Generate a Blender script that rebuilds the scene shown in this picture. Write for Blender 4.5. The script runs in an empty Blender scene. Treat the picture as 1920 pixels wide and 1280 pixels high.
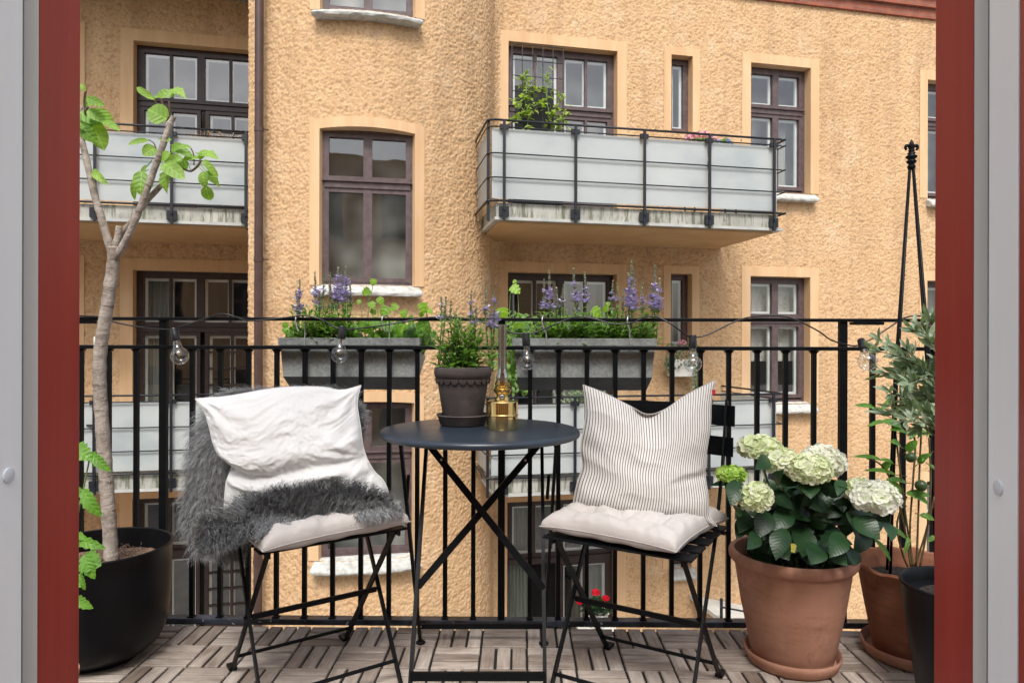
import bpy, math, random
import numpy as np
from mathutils import Vector, Matrix, Euler

random.seed(7); rng = np.random.default_rng(7)
SC = bpy.context.scene
COL = SC.collection
R = math.radians

# ------------------------------------------------------------------ camera
EYE = Vector((0, 0, 0.97))
YAW, ROLL = R(0.6), -0.0025
cam_d = bpy.data.cameras.new('camera'); cam = bpy.data.objects.new('camera', cam_d); COL.objects.link(cam)
cam.location = EYE
RM = Matrix.Rotation(YAW, 3, 'Z') @ Matrix.Rotation(ROLL, 3, 'Y') @ Matrix.Rotation(R(90), 3, 'X')
cam.rotation_euler = RM.to_euler()
cam_d.sensor_width = 36; cam_d.lens = 24; cam_d.clip_start = 0.05; cam_d.clip_end = 500
SC.camera = cam

# ------------------------------------------------------------------ light
w = bpy.data.worlds.new('World'); SC.world = w; w.use_nodes = True
nt = w.node_tree; bg = nt.nodes['Background']
sky = nt.nodes.new('ShaderNodeTexSky'); sky.sky_type = 'NISHITA'; sky.sun_disc = False
SUN_EL, SUN_AZ = R(54), R(181)          # azimuth clockwise from +Y
sky.sun_elevation = SUN_EL; sky.sun_rotation = SUN_AZ
sky.air_density = 1.0; sky.dust_density = 4.0; sky.ozone_density = 1.0
hs = nt.nodes.new('ShaderNodeHueSaturation'); hs.inputs['Saturation'].default_value = 0.50
nt.links.new(sky.outputs[0], hs.inputs['Color']); nt.links.new(hs.outputs[0], bg.inputs[0])
bg.inputs[1].default_value = 0.14
sd = bpy.data.lights.new('sun', 'SUN'); sun = bpy.data.objects.new('sun', sd); COL.objects.link(sun)
sd.energy = 1.5; sd.angle = R(16); sd.color = (1.0, 0.975, 0.94)
sdir = Vector((math.sin(SUN_AZ)*math.cos(SUN_EL), math.cos(SUN_AZ)*math.cos(SUN_EL), math.sin(SUN_EL)))
sun.rotation_euler = sdir.to_track_quat('Z', 'Y').to_euler()
sun.location = (0, 0, 12)
SC.view_settings.view_transform = 'Standard'; SC.view_settings.look = 'None'
SC.view_settings.exposure = 0.76; SC.view_settings.gamma = 1

# ------------------------------------------------------------------ helpers
def ray(px, py):
    return RM @ Vector(((px-960)/1280, -(py-640)/1280, -1))
def at(px, py, Y):                       # the point seen at a photograph position, Y metres away
    d = ray(px, py); return EYE + d*(Y/d.y)
def atz(px, py, z):
    d = ray(px, py); return EYE + d*((z-EYE.z)/d.z)

class MB:
    def __init__(s): s.v=[]; s.f=[]; s.uv=[]; s.r=[]; s.cr=0.5
    def add(s, vs, fs, uvs=None, r=None):
        b=len(s.v); s.v += [tuple(p) for p in vs]
        s.f += [tuple(i+b for i in q) for q in fs]
        s.uv += list(uvs) if uvs is not None else [(0.0,0.0)]*len(vs)
        s.r += [s.cr if r is None else r]*len(vs)
    def box(s, c, size, M=None, r=None, bev=0.0):
        x,y,z=[a/2 for a in size]
        P=[(-x,-y,-z),(x,-y,-z),(x,y,-z),(-x,y,-z),(-x,-y,z),(x,-y,z),(x,y,z),(-x,y,z)]
        c=Vector(c)
        P=[(M@Vector(p) if M is not None else Vector(p))+c for p in P]
        s.add(P,[(0,3,2,1),(4,5,6,7),(0,1,5,4),(1,2,6,5),(2,3,7,6),(3,0,4,7)],None,r)
    def bar(s, a, b, wx, wy, up=(0,0,1), r=None):
        a=Vector(a); b=Vector(b); d=(b-a); L=d.length
        if L<1e-6: return
        d.normalize(); u=Vector(up)
        if abs(d.dot(u))>0.98: u=Vector((0,1,0))
        x=d.cross(u).normalized(); y=x.cross(d).normalized()
        M=Matrix((x,d,y)).transposed()
        s.box((a+b)/2,(wx,L,wy),M,r)
    def tube(s, pts, rad, n=8, cap=True, r=None, jit=0.0):
        pts=[Vector(p) for p in pts]; m=len(pts)
        if not hasattr(rad,'__len__'): rad=[rad]*m
        vs=[];fs=[];uv=[]; prev=None; acc=0
        for i,p in enumerate(pts):
            t=(pts[min(i+1,m-1)]-pts[max(i-1,0)])
            if t.length<1e-9: t=Vector((0,0,1))
            t.normalize()
            if prev is None:
                a=Vector((0,0,1)) if abs(t.z)<0.9 else Vector((1,0,0))
                x=t.cross(a).normalized()
            else:
                x=(prev-t*prev.dot(t)).normalized()
            prev=x; y=t.cross(x)
            if i: acc+=(p-pts[i-1]).length
            for k in range(n):
                a=2*math.pi*k/n; rr=rad[i]*(1+(random.uniform(-jit,jit) if jit else 0))
                vs.append(p+(x*math.cos(a)+y*math.sin(a))*rr); uv.append((acc,k/n))
        for i in range(m-1):
            for k in range(n):
                k2=(k+1)%n; fs.append((i*n+k,i*n+k2,(i+1)*n+k2,(i+1)*n+k))
        if cap: fs.append(tuple(range(n))[::-1]); fs.append(tuple((m-1)*n+k for k in range(n)))
        s.add(vs,fs,uv,r)
    def lathe(s, prof, c=(0,0,0), n=48, wob=None, r=None):
        c=Vector(c); vs=[];fs=[];uv=[]
        m=len(prof)
        for i,(rr,z) in enumerate(prof):
            for k in range(n):
                a=2*math.pi*k/n; q=rr; zz=z
                if wob: q,zz=wob(rr,z,a)
                vs.append((c.x+q*math.cos(a),c.y+q*math.sin(a),c.z+zz)); uv.append((k/n,i/m))
        for i in range(m-1):
            for k in range(n):
                k2=(k+1)%n; fs.append((i*n+k,i*n+k2,(i+1)*n+k2,(i+1)*n+k))
        if prof[0][0]>1e-5: fs.append(tuple(range(n))[::-1])
        if prof[-1][0]>1e-5: fs.append(tuple((m-1)*n+k for k in range(n)))
        s.add(vs,fs,uv,r)
    def grid(s, P, uvf=None, flip=False, r=None, closed=False):
        m=len(P); n=len(P[0]); vs=[p for row in P for p in row]
        uv=[(i/(m-1),j/(n-1)) for i in range(m) for j in range(n)] if uvf is None else [uvf(i,j) for i in range(m) for j in range(n)]
        fs=[]
        for i in range(m-1):
            for j in range(n-1):
                q=(i*n+j,i*n+j+1,(i+1)*n+j+1,(i+1)*n+j); fs.append(q[::-1] if flip else q)
        s.add(vs,fs,uv,r)
    def leaf(s, B, T, wid, nrm=None, prof=(0.25,0.8,1.0,0.9,0.55,0.0), fold=0.25, droop=0.12, r=None, curl=0.0):
        B=Vector(B);T=Vector(T); d=T-B; L=d.length
        if L<1e-6: return
        d/=L; N=Vector(nrm) if nrm is not None else Vector((random.uniform(-.4,.4),-.5,1))
        S=d.cross(N)
        if S.length<1e-4: S=d.cross(Vector((1,0.3,0)))
        S.normalize(); N=S.cross(d).normalized()
        n=len(prof); vs=[];uv=[];fs=[]
        for i,p in enumerate(prof):
            t=i/(n-1); c=B+d*(L*t)-N*(droop*L*(4*t*(t-1)) *-1 if False else 0)+N*(droop*L*math.sin(math.pi*t))
            h=wid/2*p
            vs+=[c-S*h+N*(fold*h), c, c+S*h+N*(fold*h)]; uv+=[(t,-p),(t,0),(t,p)]
        for i in range(n-1):
            a=i*3; fs+=[(a,a+1,a+4,a+3),(a+1,a+2,a+5,a+4)]
        s.add(vs,fs,uv, random.random() if r is None else r)
    def build(s, name, mat, parent=None, smooth=False, kind=None, label=None, cat=None, group=None, bevel=None, autosm=None):
        me=bpy.data.meshes.new(name); me.from_pydata([tuple(p) for p in s.v],[],s.f)
        a=me.attributes.new('luv','FLOAT_VECTOR','POINT')
        buf=np.zeros((len(s.v),3),dtype=np.float32)
        if s.v:
            buf[:,:2]=np.array(s.uv,dtype=np.float32); buf[:,2]=np.array(s.r,dtype=np.float32)
        a.data.foreach_set('vector',buf.ravel())
        if smooth: me.polygons.foreach_set('use_smooth',[True]*len(me.polygons))
        me.materials.append(mat); me.update()
        o=bpy.data.objects.new(name,me); COL.objects.link(o)
        if parent is not None: o.parent=parent
        if autosm and smooth:
            me.set_sharp_from_angle(angle=R(autosm))
        if bevel:
            b=o.modifiers.new('bevel','BEVEL'); b.width=bevel; b.segments=2; b.limit_method='ANGLE'
        tag(o,label,cat,group,kind)
        return o

def tag(o,label=None,cat=None,group=None,kind=None):
    if label: o['label']=label
    if cat: o['category']=cat
    if group: o['group']=group
    if kind: o['kind']=kind
    return o
def thing(name,label,cat,group=None,loc=(0,0,0)):
    o=bpy.data.objects.new(name,None); COL.objects.link(o); o.location=loc; o.empty_display_size=0.1
    return tag(o,label,cat,group)

def smoothpts(P, k=6):                   # catmull-rom through points
    P=[Vector(p) for p in P]; out=[]
    for i in range(len(P)-1):
        p0=P[max(i-1,0)];p1=P[i];p2=P[i+1];p3=P[min(i+2,len(P)-1)]
        for j in range(k):
            t=j/k
            out.append(0.5*((2*p1)+(p2-p0)*t+(2*p0-5*p1+4*p2-p3)*t*t+(-p0+3*p1-3*p2+p3)*t**3))
    out.append(P[-1]); return out

# ------------------------------------------------------------------ materials
def hexc(r,g,b):                         # sRGB 0..255 to linear
    f=lambda c:(c/255/12.92 if c<=10.3 else ((c/255+0.055)/1.055)**2.4)
    return (f(r),f(g),f(b),1)
class NT:
    def __init__(s,name):
        s.m=bpy.data.materials.new(name); s.m.use_nodes=True; s.t=s.m.node_tree; s.b=s.t.nodes['Principled BSDF']; s.o=s.t.nodes['Material Output']
    def n(s,ty,**kw):
        x=s.t.nodes.new(ty)
        for k,v in kw.items():
            if k.startswith('i_'):
                key=k[2:]; key=int(key) if key.isdigit() else key.replace('_',' ')
                x.inputs[key].default_value=v
            else: setattr(x,k,v)
        return x
    def l(s,a,b): s.t.links.new(a,b)
    def ramp(s,fac,stops):
        r=s.n('ShaderNodeValToRGB'); e=r.color_ramp.elements
        while len(e)<len(stops): e.new(0.5)
        for x,(p,c) in zip(e,stops): x.position=p; x.color=c if len(c)==4 else (*c,1)
        s.l(fac,r.inputs[0]); return r.outputs[0]
    def noise(s,scale,detail=4,vec=None,rough=0.55):
        x=s.n('ShaderNodeTexNoise'); x.inputs['Scale'].default_value=scale; x.inputs['Detail'].default_value=detail; x.inputs['Roughness'].default_value=rough
        if vec is not None: s.l(vec,x.inputs['Vector'])
        return x
    def obj(s):
        return s.n('ShaderNodeTexCoord').outputs['Object']
    def mapv(s,vec,sc=(1,1,1)):
        x=s.n('ShaderNodeMapping'); x.inputs['Scale'].default_value=sc; s.l(vec,x.inputs[0]); return x.outputs[0]
    def attr(s):
        a=s.n('ShaderNodeAttribute'); a.attribute_name='luv'; sp=s.n('ShaderNodeSeparateXYZ'); s.l(a.outputs['Vector'],sp.inputs[0]); return sp.outputs
    def mix(s,fac,a,b,bt='MIX'):
        x=s.n('ShaderNodeMix',data_type='RGBA',blend_type=bt)
        for sock,val in ((x.inputs[0],fac),(x.inputs[6],a),(x.inputs[7],b)):
            if isinstance(val,bpy.types.NodeSocket): s.l(val,sock)
            else: sock.default_value=val
        return x.outputs[2]
    def math(s,op,a,b=0.0,c=None):
        x=s.n('ShaderNodeMath',operation=op)
        for i,val in enumerate((a,b) if c is None else (a,b,c)):
            if isinstance(val,bpy.types.NodeSocket): s.l(val,x.inputs[i])
            else: x.inputs[i].default_value=val
        return x.outputs[0]
    def bump(s,h,strength=0.3,dist=0.01,nrm=None):
        x=s.n('ShaderNodeBump'); x.inputs['Strength'].default_value=strength; x.inputs['Distance'].default_value=dist
        s.l(h,x.inputs['Height'])
        if nrm is not None: s.l(nrm,x.inputs['Normal'])
        s.l(x.outputs[0],s.b.inputs['Normal']); return x.outputs[0]
    def set(s,color=None,rough=None,metal=None,spec=None):
        def p(k,v):
            if v is None: return
            if isinstance(v,bpy.types.NodeSocket): s.l(v,s.b.inputs[k])
            else: s.b.inputs[k].default_value=v
        p('Base Color',color);p('Roughness',rough);p('Metallic',metal);p('Specular IOR Level',spec); return s

def m_plain(name,c1,c2=None,rough=0.5,metal=0,scale=20,bump=0.0,bscale=60,spec=0.5,detail=4,rv=0.0,bd=0.002):
    x=NT(name); v=x.obj()
    if c2 is not None:
        f=x.noise(scale,detail,v).outputs[0]; col=x.ramp(f,[(0.3,c1),(0.7,c2)])
    else: col=c1
    ro=rough
    if rv:
        g=x.noise(scale*1.7,3,v).outputs[0]; ro=x.math('MULTIPLY_ADD',g,rv*2,rough-rv)
    x.set(col,ro,metal,spec)
    if bump: x.bump(x.noise(bscale,5,v).outputs[0],bump,bd)
    return x.m

def m_stucco():
    x=NT('ochre_roughcast'); v=x.obj()
    big=x.noise(0.55,3,v).outputs[0]; mid=x.noise(6,4,v).outputs[0]; fine=x.noise(48,3,v,0.7).outputs[0]
    c=x.ramp(big,[(0.3,(0.52,0.33,0.175)),(0.7,(0.62,0.415,0.235))])
    c=x.mix(0.35,c,x.ramp(mid,[(0.35,(0.54,0.33,0.16)),(0.65,(0.72,0.50,0.30))]))
    c=x.mix(0.35,c,x.ramp(fine,[(0.36,(0.46,0.26,0.115)),(0.62,(0.78,0.57,0.36))]))
    st=x.noise(1.3,5,x.mapv(v,(3.2,3.2,0.35)),0.6).outputs[0]
    c=x.mix(x.ramp(st,[(0.48,(0,0,0)),(0.70,(0.55,0.55,0.55))]),c,(0.40,0.26,0.145,1))
    pt=x.noise(2.1,5,v,0.7).outputs[0]
    c=x.mix(x.ramp(pt,[(0.55,(0,0,0)),(0.70,(0.35,0.35,0.35))]),c,(0.76,0.60,0.42,1))
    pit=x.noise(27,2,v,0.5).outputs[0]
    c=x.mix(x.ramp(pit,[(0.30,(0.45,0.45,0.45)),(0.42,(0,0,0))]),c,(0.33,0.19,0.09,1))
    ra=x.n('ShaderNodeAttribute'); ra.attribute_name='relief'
    c=x.mix(x.ramp(x.math('MULTIPLY_ADD',ra.outputs['Fac'],0.25,0.5),[(0.10,(0.40,0.40,0.40)),(0.40,(0,0,0))]),c,(0.30,0.165,0.075,1))  # low relief tinted darker: crevice shade between the grit put into the colour
    x.set(c,0.95,0,0.2)
    b=x.noise(60,4,v,0.6).outputs[0]
    vo=x.n('ShaderNodeTexVoronoi'); vo.inputs['Scale'].default_value=44; x.l(v,vo.inputs['Vector'])
    h=x.math('ADD',b,x.math('MULTIPLY',vo.outputs['Distance'],0.8))
    x.bump(h,0.30,0.004); return x.m
def m_trim():
    x=NT('ochre_smooth_render'); v=x.obj()
    c=x.ramp(x.noise(1.6,5,v).outputs[0],[(0.3,(0.62,0.40,0.22)),(0.7,(0.69,0.47,0.275))])
    st=x.noise(1.0,4,x.mapv(v,(9,9,0.7))).outputs[0]
    c=x.mix(0.35,c,x.ramp(st,[(0.35,(0.55,0.33,0.16)),(0.6,(0.74,0.51,0.30))]))
    x.set(c,0.85,0,0.25); x.bump(x.noise(50,4,v).outputs[0],0.2,0.004); return x.m
def m_concrete(moss=True):
    x=NT('weathered_concrete'); v=x.obj()
    c=x.ramp(x.noise(4,5,v).outputs[0],[(0.3,(0.30,0.295,0.26)),(0.7,(0.50,0.49,0.44))])
    st=x.noise(2.2,5,x.mapv(v,(9,9,1.2)),0.7).outputs[0]
    c=x.mix(x.ramp(st,[(0.47,(0,0,0)),(0.60,(0.85,0.85,0.85))]),c,(0.11,0.12,0.07,1))
    x.set(c,0.9,0,0.2); x.bump(x.noise(40,5,v).outputs[0],0.3,0.006); return x.m
def m_wood_deck():
    x=NT('weathered_acacia'); a=x.attr()
    cb=x.n('ShaderNodeCombineXYZ'); x.l(a[0],cb.inputs[0]); x.l(a[1],cb.inputs[1]); x.l(x.math('MULTIPLY',a[2],37.0),cb.inputs[2])
    g=x.noise(10,6,x.mapv(cb.outputs[0],(0.9,11,1)),0.65).outputs[0]
    g2=x.noise(6,4,x.mapv(cb.outputs[0],(1.5,3.5,1)),0.6).outputs[0]
    c=x.ramp(g,[(0.28,(0.14,0.11,0.09)),(0.48,(0.35,0.30,0.26)),(0.72,(0.57,0.52,0.47))])
    c=x.mix(0.55,c,x.ramp(g2,[(0.3,(0.20,0.145,0.12)),(0.6,(0.56,0.50,0.45))]))
    tone=x.ramp(a[2],[(0.0,(0.48,0.42,0.37)),(0.5,(0.82,0.79,0.76)),(1.0,(1.12,1.10,1.07))])
    c=x.mix(1.0,c,tone,'MULTIPLY')
    x.set(c,0.62,0,0.4); x.bump(g,0.35,0.002); return x.m
def m_fabric(name,c1,c2,weave=900,stripes=False,bump=0.25):
    x=NT(name); v=x.obj(); 
    f=x.noise(7,5,v).outputs[0]; col=x.ramp(f,[(0.3,c1),(0.7,c2)])
    if stripes:
        a=x.attr(); s=x.math('FRACT',x.math('MULTIPLY',a[0],50.0))
        d=x.math('ABSOLUTE',x.math('SUBTRACT',s,0.5)); k=x.ramp(d,[(0.10,(1,1,1)),(0.18,(0,0,0))])
        col=x.mix(k,col,(0.105,0.088,0.080,1))
    x.set(col,0.95,0,0.15)
    x.b.inputs['Sheen Weight'].default_value=0.15
    h=x.noise(weave,2,v).outputs[0]; w1=x.noise(16,5,x.mapv(v,(1,1,2.4)),0.6).outputs[0]
    n1=x.bump(w1,bump,0.012)
    x2=x.n('ShaderNodeBump'); x2.inputs['Strength'].default_value=0.25; x2.inputs['Distance'].default_value=0.001
    x.l(h,x2.inputs['Height']); x.l(n1,x2.inputs['Normal']); x.l(x2.outputs[0],x.b.inputs['Normal'])
    return x.m
def m_leaf(name,c1,c2,rough=0.45,trans=0.35,vein=0.5,veincol=None,spec=0.5,vn=7.0,bs=0.5):
    x=NT(name); a=x.attr()
    col=x.ramp(a[2],[(0.0,c1),(1.0,c2)])
    ab=x.math('ABSOLUTE',a[1])
    rib=x.ramp(ab,[(0.0,(1,1,1)),(0.09,(0,0,0))])
    w=x.math('FRACT',x.math('MULTIPLY',x.math('SUBTRACT',a[0],x.math('MULTIPLY',ab,0.22)),vn))
    vv=x.ramp(x.math('ABSOLUTE',x.math('SUBTRACT',w,0.5)),[(0.0,(0.55,0.55,0.55)),(0.13,(0,0,0))])
    k=x.mix(1.0,rib,vv,'LIGHTEN'); k=x.mix(1.0,k,(vein,vein,vein,1),'MULTIPLY')
    vc=veincol or tuple(min(1,c*1.9+0.03) for c in c2[:3])+(1,)
    col=x.mix(k,col,vc)
    mo=x.noise(30,3,x.obj()).outputs[0]
    col=x.mix(0.3,col,x.ramp(mo,[(0.3,tuple(c*0.6 for c in c1[:3])),(0.7,tuple(c*1.25 for c in c2[:3]))]))
    x.set(col,rough,0,spec)
    x.bump(x.math('ADD',x.math('MULTIPLY',x.math('ABSOLUTE',x.math('SUBTRACT',w,0.5)),1.0),x.math('MULTIPLY',ab,0.4)),bs,0.004)
    tr=x.n('ShaderNodeBsdfTranslucent'); x.l(x.mix(1.0,col,(1.5,1.7,0.7,1),'MULTIPLY'),tr.inputs[0])
    ms=x.n('ShaderNodeMixShader'); ms.inputs[0].default_value=trans
    x.l(x.b.outputs[0],ms.inputs[1]); x.l(tr.outputs[0],ms.inputs[2]); x.l(ms.outputs[0],x.o.inputs[0]); return x.m
def m_glass(name,tint=(0.97,0.98,0.98,1),refl=0.12,rough=0.0,fres=1.5):
    x=NT(name); t=x.t; t.nodes.remove(x.b)
    tr=x.n('ShaderNodeBsdfTransparent'); tr.inputs[0].default_value=tint
    gl=x.n('ShaderNodeBsdfGlossy'); gl.inputs['Roughness'].default_value=rough; gl.inputs[0].default_value=(1,1,1,1)
    fr=x.n('ShaderNodeLayerWeight'); fr.inputs[0].default_value=0.5
    k=x.math('MULTIPLY_ADD',x.math('POWER',fr.outputs['Facing'],2.6),0.8,refl)
    ms=x.n('ShaderNodeMixShader'); x.l(k,ms.inputs[0]); x.l(tr.outputs[0],ms.inputs[1]); x.l(gl.outputs[0],ms.inputs[2]); x.l(ms.outputs[0],x.o.inputs[0]); return x.m
def m_wavyglass():
    x=NT('old_window_glass'); t=x.t; t.nodes.remove(x.b)
    tr=x.n('ShaderNodeBsdfTransparent'); tr.inputs[0].default_value=(0.90,0.92,0.91,1)
    gl=x.n('ShaderNodeBsdfGlossy'); gl.inputs['Roughness'].default_value=0.02
    fr=x.n('ShaderNodeLayerWeight'); fr.inputs[0].default_value=0.5
    b=x.n('ShaderNodeBump'); b.inputs['Strength'].default_value=0.16; b.inputs['Distance'].default_value=0.012
    x.l(x.noise(2.2,1,x.obj()).outputs[0],b.inputs['Height']); x.l(b.outputs[0],gl.inputs['Normal'])
    k=x.math('MULTIPLY_ADD',x.math('POWER',fr.outputs['Facing'],4.0),0.7,0.165)
    ms=x.n('ShaderNodeMixShader'); x.l(k,ms.inputs[0]); x.l(tr.outputs[0],ms.inputs[1]); x.l(gl.outputs[0],ms.inputs[2]); x.l(ms.outputs[0],x.o.inputs[0]); return x.m
def m_brick():
    x=NT('red_brick'); v=x.obj()
    sp=x.n('ShaderNodeSeparateXYZ'); x.l(v,sp.inputs[0]); cb=x.n('ShaderNodeCombineXYZ'); x.l(sp.outputs[0],cb.inputs[0]); x.l(sp.outputs[2],cb.inputs[1])
    b=x.n('ShaderNodeTexBrick'); x.l(cb.outputs[0],b.inputs[0])
    b.inputs['Color1'].default_value=(0.36,0.10,0.055,1); b.inputs['Color2'].default_value=(0.23,0.065,0.04,1); b.inputs['Mortar'].default_value=(0.20,0.15,0.12,1)
    b.inputs['Scale'].default_value=1.0; b.inputs['Brick Width'].default_value=0.25; b.inputs['Row Height'].default_value=0.075; b.inputs['Mortar Size'].default_value=0.006
    c=x.mix(0.35,b.outputs[0],x.ramp(x.noise(9,5,v).outputs[0],[(0.35,(0.18,0.06,0.04)),(0.7,(0.42,0.17,0.10))]))
    x.set(c,0.9); x.bump(x.math('SUBTRACT',x.noise(30,4,v).outputs[0],b.outputs['Fac']),0.6,0.01); return x.m
def m_panel():
    x=NT('frosted_panel'); v=x.obj()
    c=x.ramp(x.noise(1.3,3,x.mapv(v,(1,1,1.6))).outputs[0],[(0.3,(0.47,0.53,0.54)),(0.48,(0.58,0.62,0.615)),(0.7,(0.63,0.665,0.655))])
    x.set(c,0.30,0,0.5)
    tr=x.n('ShaderNodeBsdfTransparent'); tl=x.n('ShaderNodeBsdfTranslucent'); x.l(c,tl.inputs[0]); m1=x.n('ShaderNodeMixShader'); m1.inputs[0].default_value=0.25
    x.l(x.b.outputs[0],m1.inputs[1]); x.l(tl.outputs[0],m1.inputs[2]); m2=x.n('ShaderNodeMixShader'); m2.inputs[0].default_value=0.12
    x.l(m1.outputs[0],m2.inputs[1]); x.l(tr.outputs[0],m2.inputs[2]); x.l(m2.outputs[0],x.o.inputs[0]); return x.m
def m_galv():
    x=NT('galvanised_zinc'); v=x.obj()
    vo=x.n('ShaderNodeTexVoronoi'); vo.inputs['Scale'].default_value=120; x.l(v,vo.inputs['Vector'])
    c=x.mix(0.5,x.ramp(x.noise(9,5,v).outputs[0],[(0.3,(0.20,0.225,0.225)),(0.7,(0.38,0.40,0.385))]),x.ramp(vo.outputs['Color'],[(0.2,(0.19,0.21,0.21)),(0.8,(0.38,0.395,0.385))]))
    st=x.noise(3,4,x.mapv(v,(8,8,1))).outputs[0]
    c=x.mix(x.ramp(st,[(0.55,(0,0,0)),(0.75,(0.5,0.5,0.5))]),c,(0.22,0.23,0.22,1))
    x.set(c,0.5,0.2,0.5); return x.m
def m_terracotta(name,c1,c2,c3,dirt=0.4):
    x=NT(name); v=x.obj()
    c=x.ramp(x.noise(5,5,v).outputs[0],[(0.3,c1),(0.7,c2)])
    c=x.mix(x.ramp(x.noise(11,6,v,0.7).outputs[0],[(0.5,(0,0,0)),(0.75,(dirt,dirt,dirt))]),c,c3)
    st=x.noise(4,5,x.mapv(v,(1,1,9)),0.7).outputs[0]
    c=x.mix(x.ramp(st,[(0.52,(0,0,0)),(0.72,(dirt*0.8,)*3)]),c,c3)
    bl=x.noise(3.3,6,v,0.72).outputs[0]
    c=x.mix(x.ramp(bl,[(0.52,(0,0,0)),(0.72,(0.45,0.45,0.45))]),c,tuple(min(1,q*1.35+.05) for q in c2[:3])+(1,))
    ed=x.noise(26,5,x.mapv(v,(1,1,.4)),0.7).outputs[0]
    c=x.mix(x.ramp(ed,[(0.60,(0,0,0)),(0.74,(dirt*.8,)*3)]),c,c3)
    x.set(c,0.82,0,0.3); x.bump(x.noise(70,5,v).outputs[0],0.15,0.003); return x.m
def m_petal(name,c1,c2):
    x=NT(name); a=x.attr()
    c=x.ramp(a[2],[(0,c1),(1,c2)])
    c=x.mix(x.ramp(a[0],[(0.0,(0.85,)*3),(0.5,(0,0,0))]),c,tuple(p*q for p,q in zip(c1[:3],(0.62,0.85,0.30)))+(1,))
    x.set(c,0.7,0,0.2)
    tr=x.n('ShaderNodeBsdfTranslucent'); x.l(c,tr.inputs[0]); ms=x.n('ShaderNodeMixShader'); ms.inputs[0].default_value=0.35
    x.l(x.b.outputs[0],ms.inputs[1]); x.l(tr.outputs[0],ms.inputs[2]); x.l(ms.outputs[0],x.o.inputs[0]); return x.m
def m_fur():
    x=NT('grey_curly_wool'); a=x.attr()
    c=x.ramp(a[2],[(0,(0.040,0.043,0.047)),(0.6,(0.15,0.157,0.165)),(1,(0.34,0.35,0.365))])
    c=x.mix(x.ramp(a[0],[(0.0,(0.0,)*3),(1.0,(0.45,)*3)]),c,(0.30,0.30,0.29,1))
    x.set(c,0.75,0,0.3); return x.m
def m_curtain(name,c1,c2,floral=False):
    x=NT(name); v=x.obj()
    f=x.noise(3.0,3,x.mapv(v,(14,14,0.4))).outputs[0]; c=x.ramp(f,[(0.3,c1),(0.7,c2)])
    if floral:
        q=x.noise(5.5,5,v,0.65).outputs[0]
        c=x.mix(x.ramp(q,[(0.52,(0,0,0)),(0.60,(0.55,)*3)]),c,(0.30,0.32,0.20,1))
        q2=x.noise(7.5,4,x.mapv(v,(1.1,1.2,1))).outputs[0]
        c=x.mix(x.ramp(q2,[(0.60,(0,0,0)),(0.66,(0.5,)*3)]),c,(0.50,0.22,0.20,1))
    x.set(c,0.9); x.bump(f,0.5,0.03); return x.m
def m_jamb(name,c1,c2,rough):
    x=NT(name); v=x.obj()
    f=x.noise(2.2,4,x.mapv(v,(14,14,0.6))).outputs[0]; c=x.ramp(f,[(0.3,c1),(0.7,c2)])
    sc_=x.noise(38,4,x.mapv(v,(1,1,.5)),0.7).outputs[0]; c=x.mix(x.ramp(sc_,[(0.66,(0,0,0)),(0.74,(0.35,0.35,0.35))]),c,tuple(q*.6+.12 for q in c1[:3])+(1,))
    x.set(c,rough,0,0.5); x.bump(x.noise(60,3,x.mapv(v,(3,3,0.15))).outputs[0],0.12,0.002); return x.m

M={}
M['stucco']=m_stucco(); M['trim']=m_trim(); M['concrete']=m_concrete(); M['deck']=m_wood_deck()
M['soffit']=m_plain('ochre_soffit_paint',(0.50,0.30,0.14,1),(0.58,0.37,0.19,1),0.85,scale=3,bump=0.1)
M['winframe']=m_plain('oxblood_window_paint',(0.068,0.044,0.044,1),(0.120,0.084,0.084,1),0.5,scale=14,bump=0.2,bscale=50)
M['doorframe_dark']=m_plain('dark_brown_door_paint',(0.028,0.016,0.014,1),(0.048,0.030,0.027,1),0.45,scale=14,bump=0.15)
M['innersash']=m_plain('white_inner_sash',(0.72,0.74,0.72,1),(0.80,0.82,0.80,1),0.6,scale=8)
M['sill']=m_plain('white_plaster_sill',(0.33,0.33,0.295,1),(0.58,0.58,0.55,1),0.85,scale=14,bump=0.35,bscale=60,bd=0.008)
M['pane']=m_wavyglass()
M['room']=m_plain('dim_room',(0.05,0.052,0.05,1),(0.46,0.46,0.43,1),0.9,scale=2.3,detail=1)
M['roomdark']=m_plain('dark_room',(0.006,0.007,0.007,1),(0.018,0.019,0.020,1),0.8,scale=1.2)
M['curtain']=m_curtain('pale_curtain',(0.30,0.30,0.27,1),(0.46,0.46,0.42,1))
M['sheer']=m_curtain('grey_green_sheer',(0.10,0.12,0.10,1),(0.24,0.27,0.23,1))
M['floral']=m_curtain('floral_curtain',(0.55,0.55,0.50,1),(0.68,0.67,0.61,1),True)
M['panel']=m_panel()
M['balc_metal']=m_plain('blue_black_metal',(0.005,0.007,0.011,1),(0.010,0.013,0.018,1),0.45,scale=20)
M['flange']=m_plain('pale_metal_edge',(0.36,0.37,0.35,1),(0.50,0.50,0.47,1),0.6,scale=6)
M['pipe']=m_plain('brown_downpipe_paint',(0.055,0.029,0.023,1),(0.080,0.045,0.037,1),0.4,scale=6)
M['brick']=m_brick()
M['iron']=m_plain('black_painted_iron',(0.0025,0.003,0.004,1),(0.0045,0.0055,0.007,1),0.45,spec=.16,scale=30,bump=0.12,bscale=90,rv=0.1)
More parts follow.
